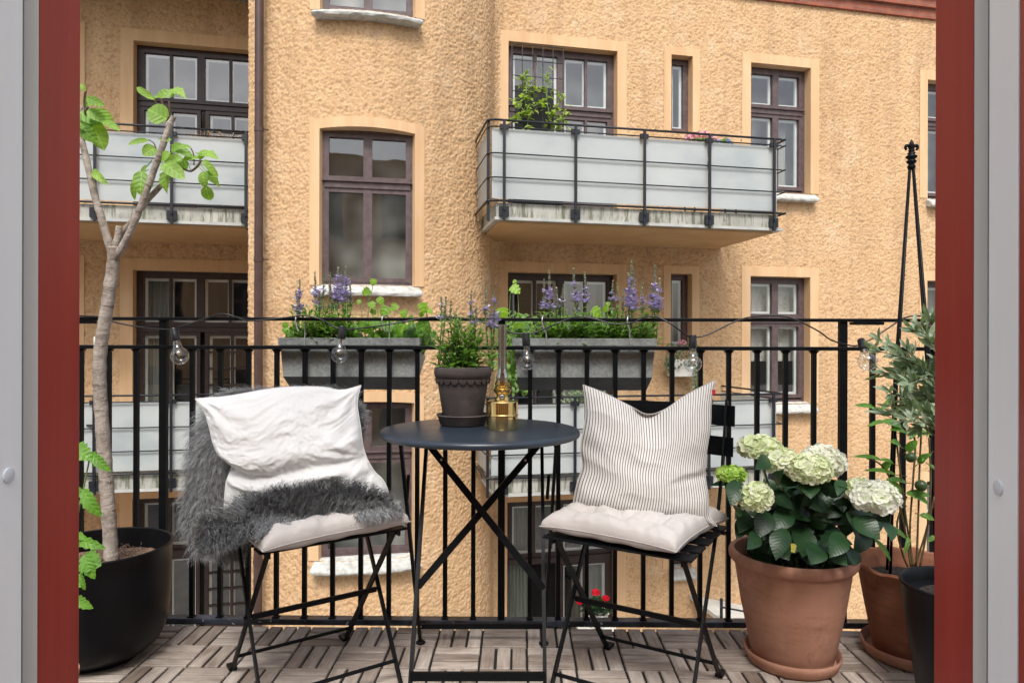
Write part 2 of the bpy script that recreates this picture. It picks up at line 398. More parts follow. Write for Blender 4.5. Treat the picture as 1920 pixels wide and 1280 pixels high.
def m_chip():
    x=NT('worn_blue_black_iron'); v=x.obj()
    c=x.ramp(x.noise(12,4,v).outputs[0],[(0.4,(0.006,0.008,0.013)),(0.7,(0.07,0.085,0.12))])
    c=x.mix(x.ramp(x.noise(55,3,v).outputs[0],[(0.66,(0,0,0)),(0.70,(1,1,1))]),c,(0.45,0.46,0.5,1))
    x.set(c,0.3,0,0.5); x.bump(x.noise(60,4,v).outputs[0],0.2,0.003); return x.m
M['iron_blue']=m_chip()
M['tabletop']=m_plain('blue_grey_powder_coat',(0.020,0.029,0.043,1),(0.027,0.038,0.054,1),0.33,scale=9,bump=0.04,bscale=400,rv=0.05)
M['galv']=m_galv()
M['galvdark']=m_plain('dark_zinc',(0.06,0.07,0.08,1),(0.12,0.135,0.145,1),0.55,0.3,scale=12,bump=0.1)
M['wire']=m_plain('steel_wire',(0.45,0.45,0.44,1),(0.6,0.6,0.6,1),0.35,0.8,scale=30)
M['soil']=m_plain('dark_potting_soil',(0.012,0.008,0.006,1),(0.05,0.035,0.026,1),0.95,scale=60,bump=1.0,bscale=90,bd=0.02)
def m_bark():
    x=NT('grey_fig_bark'); v=x.obj(); a=x.attr()
    c=x.ramp(x.noise(22,5,v,0.6).outputs[0],[(0.3,(0.20,0.165,0.135)),(0.7,(0.44,0.385,0.335))])
    cb=x.n('ShaderNodeCombineXYZ'); x.l(x.math('MULTIPLY',a[0],1.0),cb.inputs[0]); x.l(x.math('MULTIPLY',a[1],0.02),cb.inputs[1])
    rg=x.noise(34,3,cb.outputs[0],0.8).outputs[0]; k=x.ramp(rg,[(0.57,(0,0,0)),(0.62,(0.8,0.8,0.8))])
    c=x.mix(k,c,(0.12,0.09,0.07,1)); sp=x.noise(110,2,v).outputs[0]
    c=x.mix(x.ramp(sp,[(0.62,(0,0,0)),(0.70,(0.6,0.6,0.6))]),c,(0.55,0.50,0.45,1))
    x.set(c,0.85,0,0.2); x.bump(x.math('ADD',x.noise(60,4,v).outputs[0],rg),0.7,0.006); return x.m
M['bark']=m_bark()
M['twig']=m_plain('brown_twig',(0.05,0.03,0.02,1),(0.12,0.08,0.05,1),0.8,scale=40)
M['stem']=m_plain('green_stem',(0.12,0.20,0.05,1),(0.20,0.30,0.09,1),0.6,scale=30)
M['redstem']=m_plain('red_brown_stem',(0.09,0.045,0.02,1),(0.12,0.12,0.04,1),0.6,scale=12)
M['figleaf']=m_leaf('fig_leaf',(0.10,0.24,0.035,1),(0.30,0.48,0.085,1),0.5,0.4,0.5,vn=5)
M['limeleaf']=m_leaf('lime_green_leaf',(0.07,0.20,0.02,1),(0.17,0.38,0.04,1),0.5,0.40,0.35,vn=6)
M['ivyleaf']=m_leaf('ivy_leaf',(0.05,0.15,0.02,1),(0.26,0.46,0.04,1),0.45,0.4,0.25,vn=3)
M['salvialeaf']=m_leaf('salvia_leaf',(0.09,0.21,0.04,1),(0.27,0.42,0.13,1),0.55,0.35,0.2,vn=4)
M['hydleaf']=m_leaf('hydrangea_leaf',(0.008,0.028,0.010,1),(0.024,0.068,0.022,1),0.34,0.06,0.14,(0.04,0.09,0.04,1),0.32,vn=9,bs=0.13)
M['oliveleaf']=m_leaf('olive_leaf',(0.06,0.13,0.05,1),(0.38,0.45,0.33,1),0.45,0.22,0.2,vn=2)
M['citrusleaf']=m_leaf('glossy_citrus_leaf',(0.05,0.14,0.03,1),(0.17,0.36,0.05,1),0.35,0.35,0.25,vn=5)
M['roseleaf']=m_leaf('rose_leaf',(0.12,0.20,0.03,1),(0.42,0.52,0.10,1),0.5,0.4,0.2,vn=4)
M['smallivy']=m_leaf('small_variegated_ivy',(0.03,0.07,0.025,1),(0.22,0.28,0.16,1),0.5,0.2,0.2,vn=4)
M['yellowleaf']=m_leaf('yellowing_leaf',(0.45,0.38,0.05,1),(0.5,0.42,0.06,1),0.5,0.3,0.2,vn=4)
M['purple']=m_plain('violet_petals',(0.42,0.34,0.64,1),(0.76,0.71,0.88,1),0.6,scale=90)
M['bud']=m_plain('grey_green_buds',(0.30,0.33,0.22,1),(0.60,0.58,0.52,1),0.7,scale=90)
M['pet_white']=m_petal('white_hydrangea_petals',(0.84,0.85,0.70,1),(0.95,0.94,0.88,1))
M['pet_cream']=m_petal('cream_green_hydrangea_petals',(0.72,0.80,0.44,1),(0.94,0.94,0.78,1))
M['pet_green']=m_petal('bright_green_hydrangea_petals',(0.36,0.58,0.09,1),(0.60,0.78,0.22,1))
M['pet_pink']=m_petal('pink_petals',(0.75,0.30,0.40,1),(0.88,0.52,0.60,1))
M['pet_blue']=m_petal('blue_petals',(0.25,0.28,0.62,1),(0.42,0.45,0.80,1))
M['pet_red']=m_petal('red_petals',(0.60,0.01,0.03,1),(0.80,0.03,0.06,1))
M['terra']=m_terracotta('pale_terracotta',(0.34,0.165,0.105,1),(0.46,0.245,0.170,1),(0.20,0.085,0.05,1),0.6)
M['terradark']=m_terracotta('dark_red_terracotta',(0.22,0.085,0.045,1),(0.34,0.145,0.08,1),(0.09,0.045,0.03,1),0.7)
M['greyclay']=m_terracotta('charcoal_clay',(0.050,0.042,0.040,1),(0.095,0.080,0.074,1),(0.16,0.12,0.10,1),0.45)
M['blackpot']=m_plain('matt_black_plastic',(0.0028,0.003,0.004,1),(0.0055,0.006,0.0075,1),0.42,spec=.22,scale=8,rv=0.06)
M['brass']=m_plain('polished_brass',(0.80,0.57,0.22,1),(0.90,0.69,0.32,1),0.13,1.0,scale=14,rv=0.05)
M['brassdark']=m_plain('aged_brass',(0.50,0.31,0.08,1),(0.82,0.58,0.22,1),0.24,1.0,scale=60,bump=0.3,bscale=120)
M['knobsteel']=m_plain('steel_knob',(0.4,0.4,0.4,1),(0.6,0.6,0.6,1),0.3,1.0,scale=80)
M['glass']=m_glass('clear_glass',(0.93,0.95,0.95,1),0.08)
M['lampglass']=m_glass('smoky_chimney_glass',(0.95,0.95,0.94,1),0.20)
M['socket']=m_plain('black_bakelite',(0.006,0.006,0.007,1),(0.012,0.012,0.013,1),0.3,scale=20)
M['filament']=m_plain('filament_wire',(0.45,0.30,0.18,1),(0.6,0.42,0.28,1),0.4,0.6,scale=50)
M['linen']=m_fabric('white_linen',(0.64,0.64,0.635,1),(0.71,0.71,0.70,1),bump=0.22)
M['ticking']=m_fabric('striped_ticking',(0.60,0.58,0.55,1),(0.67,0.655,0.625,1),stripes=True,bump=0.22)
M['cotton']=m_fabric('ecru_cotton',(0.44,0.41,0.385,1),(0.52,0.485,0.46,1),bump=0.2)
M['redtag']=m_plain('red_label',(0.45,0.02,0.03,1),(0.5,0.03,0.04,1),0.8)
M['fur']=m_fur(); M['pelt']=m_plain('grey_pelt',(0.03,0.031,0.032,1),(0.06,0.06,0.062,1),0.9,scale=30)
M['redpaint']=m_jamb('dark_red_gloss_paint',(0.29,0.020,0.013,1),(0.35,0.028,0.019,1),0.40)
M['whitepaint']=m_jamb('white_woodwork_paint',(0.84,0.87,0.88,1),(0.87,0.90,0.91,1),0.38)
M['creampaint']=m_jamb('cream_edge_paint',(0.50,0.49,0.455,1),(0.58,0.57,0.53,1),0.55)
M['seal']=m_plain('grey_rubber_seal',(0.10,0.095,0.09,1),(0.16,0.15,0.14,1),0.7)
M['cap']=m_plain('white_plastic_cap',(0.62,0.66,0.70,1),None,0.35)
M['ground']=m_plain('courtyard_paving',(0.22,0.21,0.195,1),(0.34,0.33,0.30,1),0.9,scale=3,bump=0.4,bscale=12,bd=0.02)
M['slab']=m_plain('grey_balcony_concrete',(0.20,0.20,0.19,1),(0.30,0.30,0.28,1),0.9,scale=6)
M['darkgap']=m_plain('black_plastic_grid',(0.010,0.009,0.009,1),(0.02,0.018,0.017,1),0.8,scale=30)
M['whiteceramic']=m_plain('white_ceramic',(0.62,0.60,0.55,1),(0.72,0.70,0.65,1),0.4,scale=8)
M['greenpot']=m_plain('dark_green_pot',(0.02,0.07,0.04,1),(0.03,0.10,0.05,1),0.4)
M['blackbox']=m_plain('black_screen_fabric',(0.012,0.013,0.015,1),(0.024,0.026,0.029,1),0.7,scale=6)
M['drygrass']=m_plain('dry_grass',(0.36,0.26,0.17,1),(0.58,0.47,0.34,1),0.8,scale=60)
M['canopy']=m_plain('weathered_canopy_board',(0.50,0.50,0.46,1),(0.62,0.62,0.58,1),0.7,scale=5)
M['fruit']=m_plain('dark_green_fruit',(0.03,0.06,0.015,1),(0.06,0.10,0.03,1),0.35,scale=20)

# ------------------------------------------------------------------ ground
g=MB(); g.grid([[(-60+120*i/12,-40+120*j/12,-3.75) for j in range(13)] for i in range(13)],flip=True)
g.build('ground',M['ground'],kind='structure')

# ------------------------------------------------------------------ the house across the courtyard
P0=Vector((-0.13,9.2,0)); D=Vector((math.cos(R(12.5)),math.sin(R(12.5)),0)); N=Vector((math.sin(R(12.5)),-math.cos(R(12.5)),0))
def W(u,z,v): return P0+D*u+N*v+Vector((0,0,z))
def hit(px,py,v=0.0):                    # where a sight line meets a plane parallel to the facade
    d=ray(px,py); p=P0+N*v; t=((p-EYE).dot(N))/d.dot(N); q=EYE+d*t; r=q-P0
    return r.dot(D), q.z
VL=-1.10; UC,VM,RB=-1.83,1.12,1.95
# bay plan curve: u -> (pos, normal)
def bay_curve():
    pts=[]
    pts.append((-3.24,VL-0.02)); pts.append((-3.24,0.2))
    n=60; a0=math.asin((-3.24-UC)/RB); a1=math.asin((-0.50-UC)/RB)
    for i in range(n+1):
        a=a0+(a1-a0)*i/n; pts.append((UC+RB*math.sin(a), VM-RB+RB*math.cos(a)))
    pts += [(-0.42,0.50),(-0.36,0.40),(-0.31,0.28),(-0.27,0.16),(-0.23,0.07),(-0.17,0.02),(-0.08,-0.01)]
    return np.array(pts)
BC=bay_curve(); BL=np.concatenate([[0],np.cumsum(np.linalg.norm(np.diff(BC,axis=0),axis=1))])
def bayp(s):                             # arc length -> (u,v), normal (nu,nv)
    u=np.interp(s,BL,BC[:,0]); v=np.interp(s,BL,BC[:,1]); e=0.02
    du=np.interp(s+e,BL,BC[:,0])-np.interp(s-e,BL,BC[:,0]); dv=np.interp(s+e,BL,BC[:,1])-np.interp(s-e,BL,BC[:,1])
    l=np.hypot(du,dv)+1e-9
    return u,v,-dv/l,du/l
def bay_s(u):                            # arc length of a u on the front arc
    i0=2; return float(np.interp(u,BC[i0:,0],BL[i0:]))
def blur(a,k=1):
    for _ in range(k):
        a=(a+np.roll(a,1,0)+np.roll(a,-1,0))/3; a=(a+np.roll(a,1,1)+np.roll(a,-1,1))/3
    return a
def rough_noise(m,n):
    a=np.where(rng.random((m,n))<0.30,rng.random((m,n))*.75+.25,0.0)      # grit thrown on the wall
    h=a.copy()
    for dx in (-1,0,1):
        for dy in (-1,0,1):
            if dx or dy: h=np.maximum(h,np.roll(np.roll(a,dx,0),dy,1)*(0.55 if dx*dy==0 else 0.15))
    h=h+0.30*rng.random((m,n)); h=(h-h.mean())/h.std()
    b=blur(rng.random((m,n)),3); b=(b-b.mean())/b.std(); h=h+.25*b
    return np.clip(h,-1.8,2.0)
def stucco_sheet(name,s0,s1,z0,z1,mapf,holes,parent,step=0.0120,amp=0.0038):
    S=np.arange(s0,s1+step,step); Z=np.arange(z0,z1+step,step); S[-1]=s1; Z[-1]=z1
    for (a,b,c,d,*_) in holes:
        for val,arr in ((a,S),(b,S),(c,Z),(d,Z)):
            if arr[0]<val<arr[-1]: arr[np.argmin(abs(arr-val))]=val
    m,n=len(S),len(Z); H=rough_noise(m,n)*amp+0.008
    H[:, 0]=0; 
    X=mapf(S[:,None]+0*Z[None,:],Z[None,:]+0*S[:,None],H)   # (m,n,3)
    sc=(S[:-1]+S[1:])/2; zc=(Z[:-1]+Z[1:])/2
    keep=np.ones((m-1,n-1),bool)
    for h in holes:
        a,b,c,d=h[:4]; arch=h[4] if len(h)>4 else 0
        top=d+arch*(1-((sc-(a+b)/2)/((b-a)/2))**2)
        keep &= ~((sc[:,None]>a)&(sc[:,None]<b)&(zc[None,:]>c)&(zc[None,:]<top[:,None]))
    ii,jj=np.nonzero(keep); q=np.stack([ii*n+jj,(ii+1)*n+jj,(ii+1)*n+jj+1,ii*n+jj+1],1)
    me=bpy.data.meshes.new(name); V=X.reshape(-1,3).astype(np.float32)
    me.vertices.add(len(V)); me.vertices.foreach_set('co',V.ravel())
    me.loops.add(q.size); me.loops.foreach_set('vertex_index',q.ravel().astype(np.int32))
    me.polygons.add(len(q)); me.polygons.foreach_set('loop_start',np.arange(0,q.size,4,dtype=np.int32))
    me.polygons.foreach_set('use_smooth',np.ones(len(q),bool))
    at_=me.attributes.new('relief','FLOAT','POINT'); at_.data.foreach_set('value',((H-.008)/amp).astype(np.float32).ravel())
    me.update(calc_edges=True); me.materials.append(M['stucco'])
    o=bpy.data.objects.new(name,me); COL.objects.link(o); o.parent=parent; return o
def map_plane(v0):
    def f(S,Z,H):
        out=np.empty(S.shape+(3,))
        for k in range(2): out[...,k]=P0[k]+D[k]*S+N[k]*(v0+H)
        out[...,2]=Z; return out
    return f
def map_bay(S,Z,H):
    u,v,nu,nv=bayp(S); u=u+nu*H; v=v+nv*H; out=np.empty(S.shape+(3,))
    for k in range(2): out[...,k]=P0[k]+D[k]*u+N[k]*v
    out[...,2]=Z; return out
def Wb(s,z,off):                         # bay point
    u,v,nu,nv=bayp(s); return W(float(u+nu*off),z,float(v+nv*off))

house=thing('apartment_building','ochre roughcast apartment building across the courtyard with bow front bay, balconies and brown windows','building',loc=P0+Vector((0,0,-3.75)))
HL=-house.location
def hpar(o): o.parent=house; o.matrix_parent_inverse=Matrix.Translation(-house.location)

LEV=3.1
TW=0.14
def trim_ring(mb,Wf,a,b,c,d,tw,arch=0.0,proud=0.019,reveal=0.16,bottom=False,seg=1):
    # flat surround round an opening a..b x c..d on surface Wf(s,z,off)
    def A(s): return arch*(1-((s-(a+b)/2)/((b-a)/2+tw))**2)
    ss=[a-tw,a]+[a+(b-a)*i/seg for i in range(1,seg)]+[b,b+tw]
    # top band
    P=[[Wf(s,d+(A(s)),proud),Wf(s,d+tw+A(s),proud)] for s in ss]
    mb.grid(P); 
    mb.grid([[Wf(s,d+tw+A(s),proud),Wf(s,d+tw+A(s),-0.05)] for s in ss])
    for (x0,x1) in ((a-tw,a),(b,b+tw)):
        zt0=d+A(x0); zt1=d+A(x1)
        mb.add([Wf(x0,c,proud),Wf(x1,c,proud),Wf(x1,zt1,proud),Wf(x0,zt0,proud)],[(0,1,2,3)])
        mb.add([Wf(x0,c,proud),Wf(x1,c,proud),Wf(x1,c,-0.03),Wf(x0,c,-0.03)],[(0,3,2,1)])
    for x,fl in ((a-tw,1),(b+tw,0)):
        q=[Wf(x,c,proud),Wf(x,d+tw+A(x),proud),Wf(x,d+tw+A(x),-0.05),Wf(x,c,-0.05)]; mb.add(q,[(0,1,2,3)])
    # reveals
    for x in (a,b):
        mb.add([Wf(x,c,proud),Wf(x,d+A(x),proud),Wf(x,d+A(x),-reveal),Wf(x,c,-reveal)],[(0,1,2,3)])
    mb.grid([[Wf(s,d+A(s),proud),Wf(s,d+A(s),-reveal)] for s in ss[1:-1]])
    mb.add([Wf(a,c,proud),Wf(b,c,proud),Wf(b,c,-reveal),Wf(a,c,-reveal)],[(0,1,2,3)])

def window(o0,du,n,w,h,cells,parent,back='room',fm='winframe',curt=None,open_dark=None,inner=True,extra_back=0.0,mid_z=None):
    """o0 lower-left corner of the outer frame front, du unit along, n unit outwards"""
    up=Vector((0,0,1))
    def Q(x,z,y=0.0): return o0+du*x+up*z+n*y
    fr=MB()
    def rect(mb,x0,x1,z0,z1,y0,y1):
        P=[Q(x0,z0,y0),Q(x1,z0,y0),Q(x1,z0,y1),Q(x0,z0,y1),Q(x0,z1,y0),Q(x1,z1,y0),Q(x1,z1,y1),Q(x0,z1,y1)]
        mb.add(P,[(0,3,2,1),(4,5,6,7),(0,1,5,4),(1,2,6,5),(2,3,7,6),(3,0,4,7)])
    e=0.045
    rect(fr,0,e,0,h,-.08,0); rect(fr,w-e,w,0,h,-.08,0); rect(fr,e,w-e,h-e,h,-.08,-.0015); rect(fr,e,w-e,0,e,-.08,-.0015)
    inn=MB(); gl=MB(); 
    if mid_z: rect(fr,e,w-e,mid_z-.035,mid_z+.035,-.075,.02); rect(fr,e-.02,w-e+.02,mid_z+.036,mid_z+.05,-.06,.045)
    for (x0,x1,z0,z1,nx,nz,solid) in cells:
        X0,X1,Z0,Z1=x0,x1,z0,z1; sr=0.05
        rect(fr,X0,X0+sr,Z0,Z1,-.06,.006); rect(fr,X1-sr,X1,Z0,Z1,-.06,.006)
        rect(fr,X0+sr,X1-sr,Z1-sr,Z1,-.06,.0045); rect(fr,X0+sr,X1-sr,Z0,Z0+sr+solid,-.06,.0045)
        gx0,gx1,gz0,gz1=X0+sr,X1-sr,Z0+sr+solid,Z1-sr
        for k in range(1,nx):
            xm=gx0+(gx1-gx0)*k/nx; rect(fr,xm-.018,xm+.018,gz0,gz1,-.045,.002)
        for k in range(1,nz):
            zm=gz0+(gz1-gz0)*k/nz; rect(fr,gx0,gx1,zm-.013,zm+.013,-.043,0)
        gl.add([Q(gx0,gz0,-.03),Q(gx1,gz0,-.03),Q(gx1,gz1,-.03),Q(gx0,gz1,-.03)],[(0,1,2,3)])
        if inner:
            for k in range(nx):
                a=gx0+(gx1-gx0)*k/nx; b=gx0+(gx1-gx0)*(k+1)/nx
                t=.035
                rect(inn,a,a+t,gz0,gz1,-.085,-.052); rect(inn,b-t,b,gz0,gz1,-.085,-.052)
                rect(inn,a+t,b-t,gz1-t,gz1,-.085,-.053); rect(inn,a+t,b-t,gz0,gz0+t,-.085,-.053)
    f=fr.build('window',M[fm],parent)
    if gl.v: gl.build('pane',M['pane'],f)
    if inn.v: inn.build('inner_sash',M['innersash'],f)
    bk=MB(); yb=-.42-extra_back
    bk.add([Q(-.1,-.1,yb),Q(w+.1,-.1,yb),Q(w+.1,h+.1,yb),Q(-.1,h+.1,yb)],[(0,1,2,3)])
    for (xa,za,xb,zb) in ((0,0,0,h),(w,0,w,h),(0,h,w,h),(0,0,w,0)):
        bk.add([Q(xa,za,-.078),Q(xb,zb,-.078),Q(xb,zb,yb),Q(xa,za,yb)],[(0,1,2,3)])
    bk.build('room_behind',M[back],f)
    if curt:
        cm=MB()
        for (cx0,cx1,cz0,cz1) in curt[1]:
            K=28; P=[]
            for i in range(K+1):
                x=cx0+(cx1-cx0)*i/K
                P.append([Q(x,cz0,-.2+.018*math.sin(i*1.9)),Q(x,cz1,-.2+.012*math.sin(i*1.9))])
            cm.grid(P)
        cm.build('curtain',M[curt[0]],f,smooth=True)
    return f

def sill_mesh(Wf,a,b,z,out=0.13,th=0.045,drop=0.12,name='window_sill',par=None,n=14):
    mb=MB(); P=[]; n=30
    for i in range(n+1):
        s=a+(b-a)*i/n; e=min(1,min(i,n-i)/3+0.90); o=out*e; j=lambda q:random.uniform(-q,q); dz=drop*e
        P.append([Wf(s,z+.015,-.17),Wf(s,z+.008,-.02)]+[Wf(s,z+.008-dz*t**1.05+j(.005),-.02+(o+.02)*t) for t in (.3,.6,.85,1)]+[Wf(s,z-dz-.012+j(.004),o+.008+j(.005)),Wf(s,z-dz-th+j(.006),o-.002+j(.006)),Wf(s,z-dz-th-.006+j(.006),o*.6),Wf(s,z-dz-th,-.01)])
    mb.grid(P,flip=True)
    for i in (0,n): mb.add(P[i],[tuple(range(10))])
    return mb.build(name,M['sill'],par,smooth=True,autosm=50)

right_holes=[]; left_holes=[]; bay_holes=[]
trimR=MB(); trimL=MB(); trimB=MB()
WR=lambda s,z,off: W(s,z,off)
WLf=lambda s,z,off: W(s,z,VL+off)
wins=[]
tops={}
def add_right(px0,px1,ytop,ybot,kind,levels,tw=TW,zb=None):
    u0,zt=hit(px0,ytop); u1,_=hit(px1,ytop)
    z0=hit(px0,ybot)[1] if zb is None else zb
    for L in levels:
        zt2=zt-LEV*L; z2=z0-LEV*L
        right_holes.append((u0-tw*0.6,u1+tw*0.6,z2,zt2+tw*0.6))
        tr=MB(); trim_ring(tr,WR,u0,u1,z2,zt2,tw)
        wins.append(('R',kind,L,u0,u1,z2,zt2,tr))
add_right(953,1157,78,300,'balcony_door',(0,1,2),zb=2.52)
add_right(1258,1298,103,0,'narrow',(0,1,2),tw=0.11,zb=3.96)
add_right(1407,1519,118,358,'double',(0,1,2))
add_right(1738,1850,150,372,'double',(0,1,2))
# bay windows
zbt=3.345; zbb=1.60
u_b0=-2.40; u_b1=-1.345; s0=bay_s(u_b0); s1=bay_s(u_b1)
for L in (-1,0,1):
    tr=MB(); trim_ring(tr,Wb,s0,s1,zbb-LEV*L,zbt-LEV*L,0.115,arch=0.04,seg=10,proud=0.02,reveal=0.22)
    bay_holes.append((s0-.08,s1+.08,zbb-LEV*L,zbt-LEV*L+.08,0.035))
    wins.append(('B','bay',L,u_b0,u_b1,zbb-LEV*L,zbt-LEV*L,tr))
# left wall
uL0,zL=hit(251,77,VL)
uL1=uL0+1.64
for L in (0,1,2):
    tr=MB(); trim_ring(tr,WLf,uL0,uL1,2.52-LEV*L,zL-LEV*L,0.16)
    left_holes.append((uL0-.1,uL1+.1,2.52-LEV*L,zL-LEV*L+.1))
    wins.append(('L','balcony_door_left',L,uL0,uL1,2.52-LEV*L,zL-LEV*L,tr))
uq=hit(160,77,VL)[0]
for L in (0,1,2):
    tr=MB(); trim_ring(tr,WLf,uq-1.16,uq-0.16,2.52-LEV*L,zL-LEV*L+0.02,0.16)
    left_holes.append((uq-1.26,uq-.06,2.52-LEV*L,zL-LEV*L+.1))
    wins.append(('L','plain_left',L,uq-1.16,uq-0.16,2.52-LEV*L,zL-LEV*L+.02,tr))

ZB=-3.75
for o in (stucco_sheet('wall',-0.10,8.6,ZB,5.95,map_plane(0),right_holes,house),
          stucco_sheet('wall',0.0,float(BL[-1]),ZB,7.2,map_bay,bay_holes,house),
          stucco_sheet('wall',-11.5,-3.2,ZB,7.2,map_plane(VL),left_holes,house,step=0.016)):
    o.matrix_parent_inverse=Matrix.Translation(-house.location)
# a plain core behind the skin so no light leaks through from the back
core=MB()
def prism(mb,pts,z0,z1):
    n=len(pts); mb.add([(*p[:2],z0) for p in pts]+[(*p[:2],z1) for p in pts],[tuple(range(n))[::-1],tuple(range(n,2*n))]+[(i,(i+1)%n,n+(i+1)%n,n+i) for i in range(n)])
prism(core,[W(-11.5,0,VL-1.2),W(8.6,0,VL-1.2),W(8.6,0,VL-1.5),W(-11.5,0,VL-1.5)],ZB,7.2)
prism(core,[W(8.56,0,-.02),W(8.6,0,-.02),W(8.6,0,VL-1.19),W(8.56,0,VL-1.19)],ZB,7.2)
prism(core,[W(-11.5,0,VL-.02),W(-11.46,0,VL-.02),W(-11.46,0,VL-1.19),W(-11.5,0,VL-1.19)],ZB,7.2)
hpar(core.build('rear_wall',M['trim'],house))
rf=MB(); prism(rf,[W(-11.7,0,VL),W(-3.3,0,VL+.1),W(-3.3,0,1.0),W(-.3,0,1.0),W(-.3,0,-.05),W(8.8,0,-.05),W(8.8,0,VL-1.6),W(-11.7,0,VL-1.6)],7.21,7.45)
hpar(rf.build('roof',M['pipe'],house))
# brick cornice
bc=MB()
for k,(za,zb,vo) in enumerate(((5.952,6.10,.05),(6.102,6.25,.10),(6.252,6.40,.15),(6.402,7.2,.12))):
    P=[W(-.22,0,-.3),W(8.7,0,-.3),W(8.7,0,vo),W(-.22,0,vo)]; prism(bc,P,za,zb)
hpar(bc.build('brick_cornice',M['brick'],house))
# windows proper
for (side,kind,L,u0,u1,z0,z1,tr) in wins:
    w=u1-u0; h=z1-z0
    if side=='B':
        um=(u0+u1)/2; uu,vv,nu,nv=bayp(bay_s(u0)); uu2,vv2,_,_=bayp(bay_s(u1))
        A=W(u0,z0,float(vv)-.07); B=W(u1,z0,float(vv2)-.07); du=(B-A); w=du.length; du.normalize()
        n=Vector((du.y,-du.x,0)); o0=A
        hh=h+0.045; mz=hh*0.645
        m=w/2
        f=window(o0,du,n,w,hh,[(.045,m,.045,mz-.036,1,1,0),(m,w-.045,.045,mz-.036,1,1,0),(.045,m,mz+.05,hh-.045,1,1,0),(m,w-.045,mz+.05,hh-.045,1,1,0)],house,back='room',mid_z=mz,inner=False)
        hpar(f)
        sl=sill_mesh(lambda s,z,off:Wb(s,z,off),s0-.05,s1+.05,z0-.0,out=.15,th=.035,drop=.085,par=f)
    else:
        v=(0 if side=='R' else VL)-.13
        o0=W(u0,z0,v); m=w/2; kw=dict(fm='winframe' if side=='R' and L<2 else 'doorframe_dark')
        if side=='R' and L==1 and kind=='balcony_door': kw['fm']='doorframe_dark'
        if side=='L': kw['fm']='doorframe_dark'
        if kind=='double':
            mz=h*0.655
            cs=[(.045,m,.07,mz-.036,1,1,0),(m,w-.045,.07,mz-.036,1,1,0),(.045,m,mz+.05,h-.045,1,1,0),(m,w-.045,mz+.05,h-.045,1,1,0)]
            cu=None; bk='room'
            if L==1 and u0<3.6: cu=('floral',[(0,w,h*.33,h)]); bk='roomdark'
            elif L==0: cu=('curtain',[(w*.52,w*.80,0,h*.65)])
            else: cu=('curtain',[(0,w,h*.5,h)])
            f=window(o0,D,N,w,h,cs,house,back=bk,curt=cu,mid_z=mz,**kw); hpar(f)
            sill_mesh(WR,u0-.02,u1+.07,z0,out=.13,th=.035,drop=.10,par=f)
        elif kind=='narrow':
            f=window(o0,D,N,w,h,[(.03,w-.03,.03,h-.03,1,1,0)],house,back='room',curt=('curtain',[(w*.1,w*.9,0,h)]) if L else None,**kw); hpar(f)
            if L==2: sill_mesh(WR,u0-.02,u1+.05,z0,out=.13,th=.035,drop=.10,par=f)
        elif kind=='balcony_door':
            mz=h-0.86
            cs=[(.045,m,mz+.05,h-.045,2,1,0),(m,w-.045,mz+.05,h-.045,2,1,0),(m,w-.045,.05,mz-.036,2,1,.45)]
            if L!=2: cs.append((.045,m,.05,mz-.036,2,1,.45))
            cu=None
            if L==1: cu=('curtain',[(m,w,0,h)])
            if L==2: cu=('sheer',[(0,m*.55,mz*.0,h),(m*1.3,w,0,h)])
            f=window(o0,D,N,w,h,cs,house,back='room' if L==0 else 'roomdark',curt=cu,mid_z=mz,**kw); hpar(f)
        elif kind=='balcony_door_left':
            mz=h-0.80
            cs=[(.045,m,mz+.05,h-.045,2,1,0),(m,w-.045,mz+.05,h-.045,2,1,0),(.045,m,.05,mz-.036,2,1,.35),(m+.06,w-.045,.05,mz-.036,2,4,.6)]
            f=window(o0,D,N,w,h,cs,house,back='room' if L==0 else 'roomdark',curt=('curtain',[(0,m*.5,0,h)]) if L==1 else None,mid_z=mz,**kw); hpar(f)
        else:
            f=window(o0,D,N,w,h,[(.045,w-.045,.05,h-.045,2,2,0)],house,back='roomdark',**kw); hpar(f)
    tr.build('window_surround',M['trim'],f)

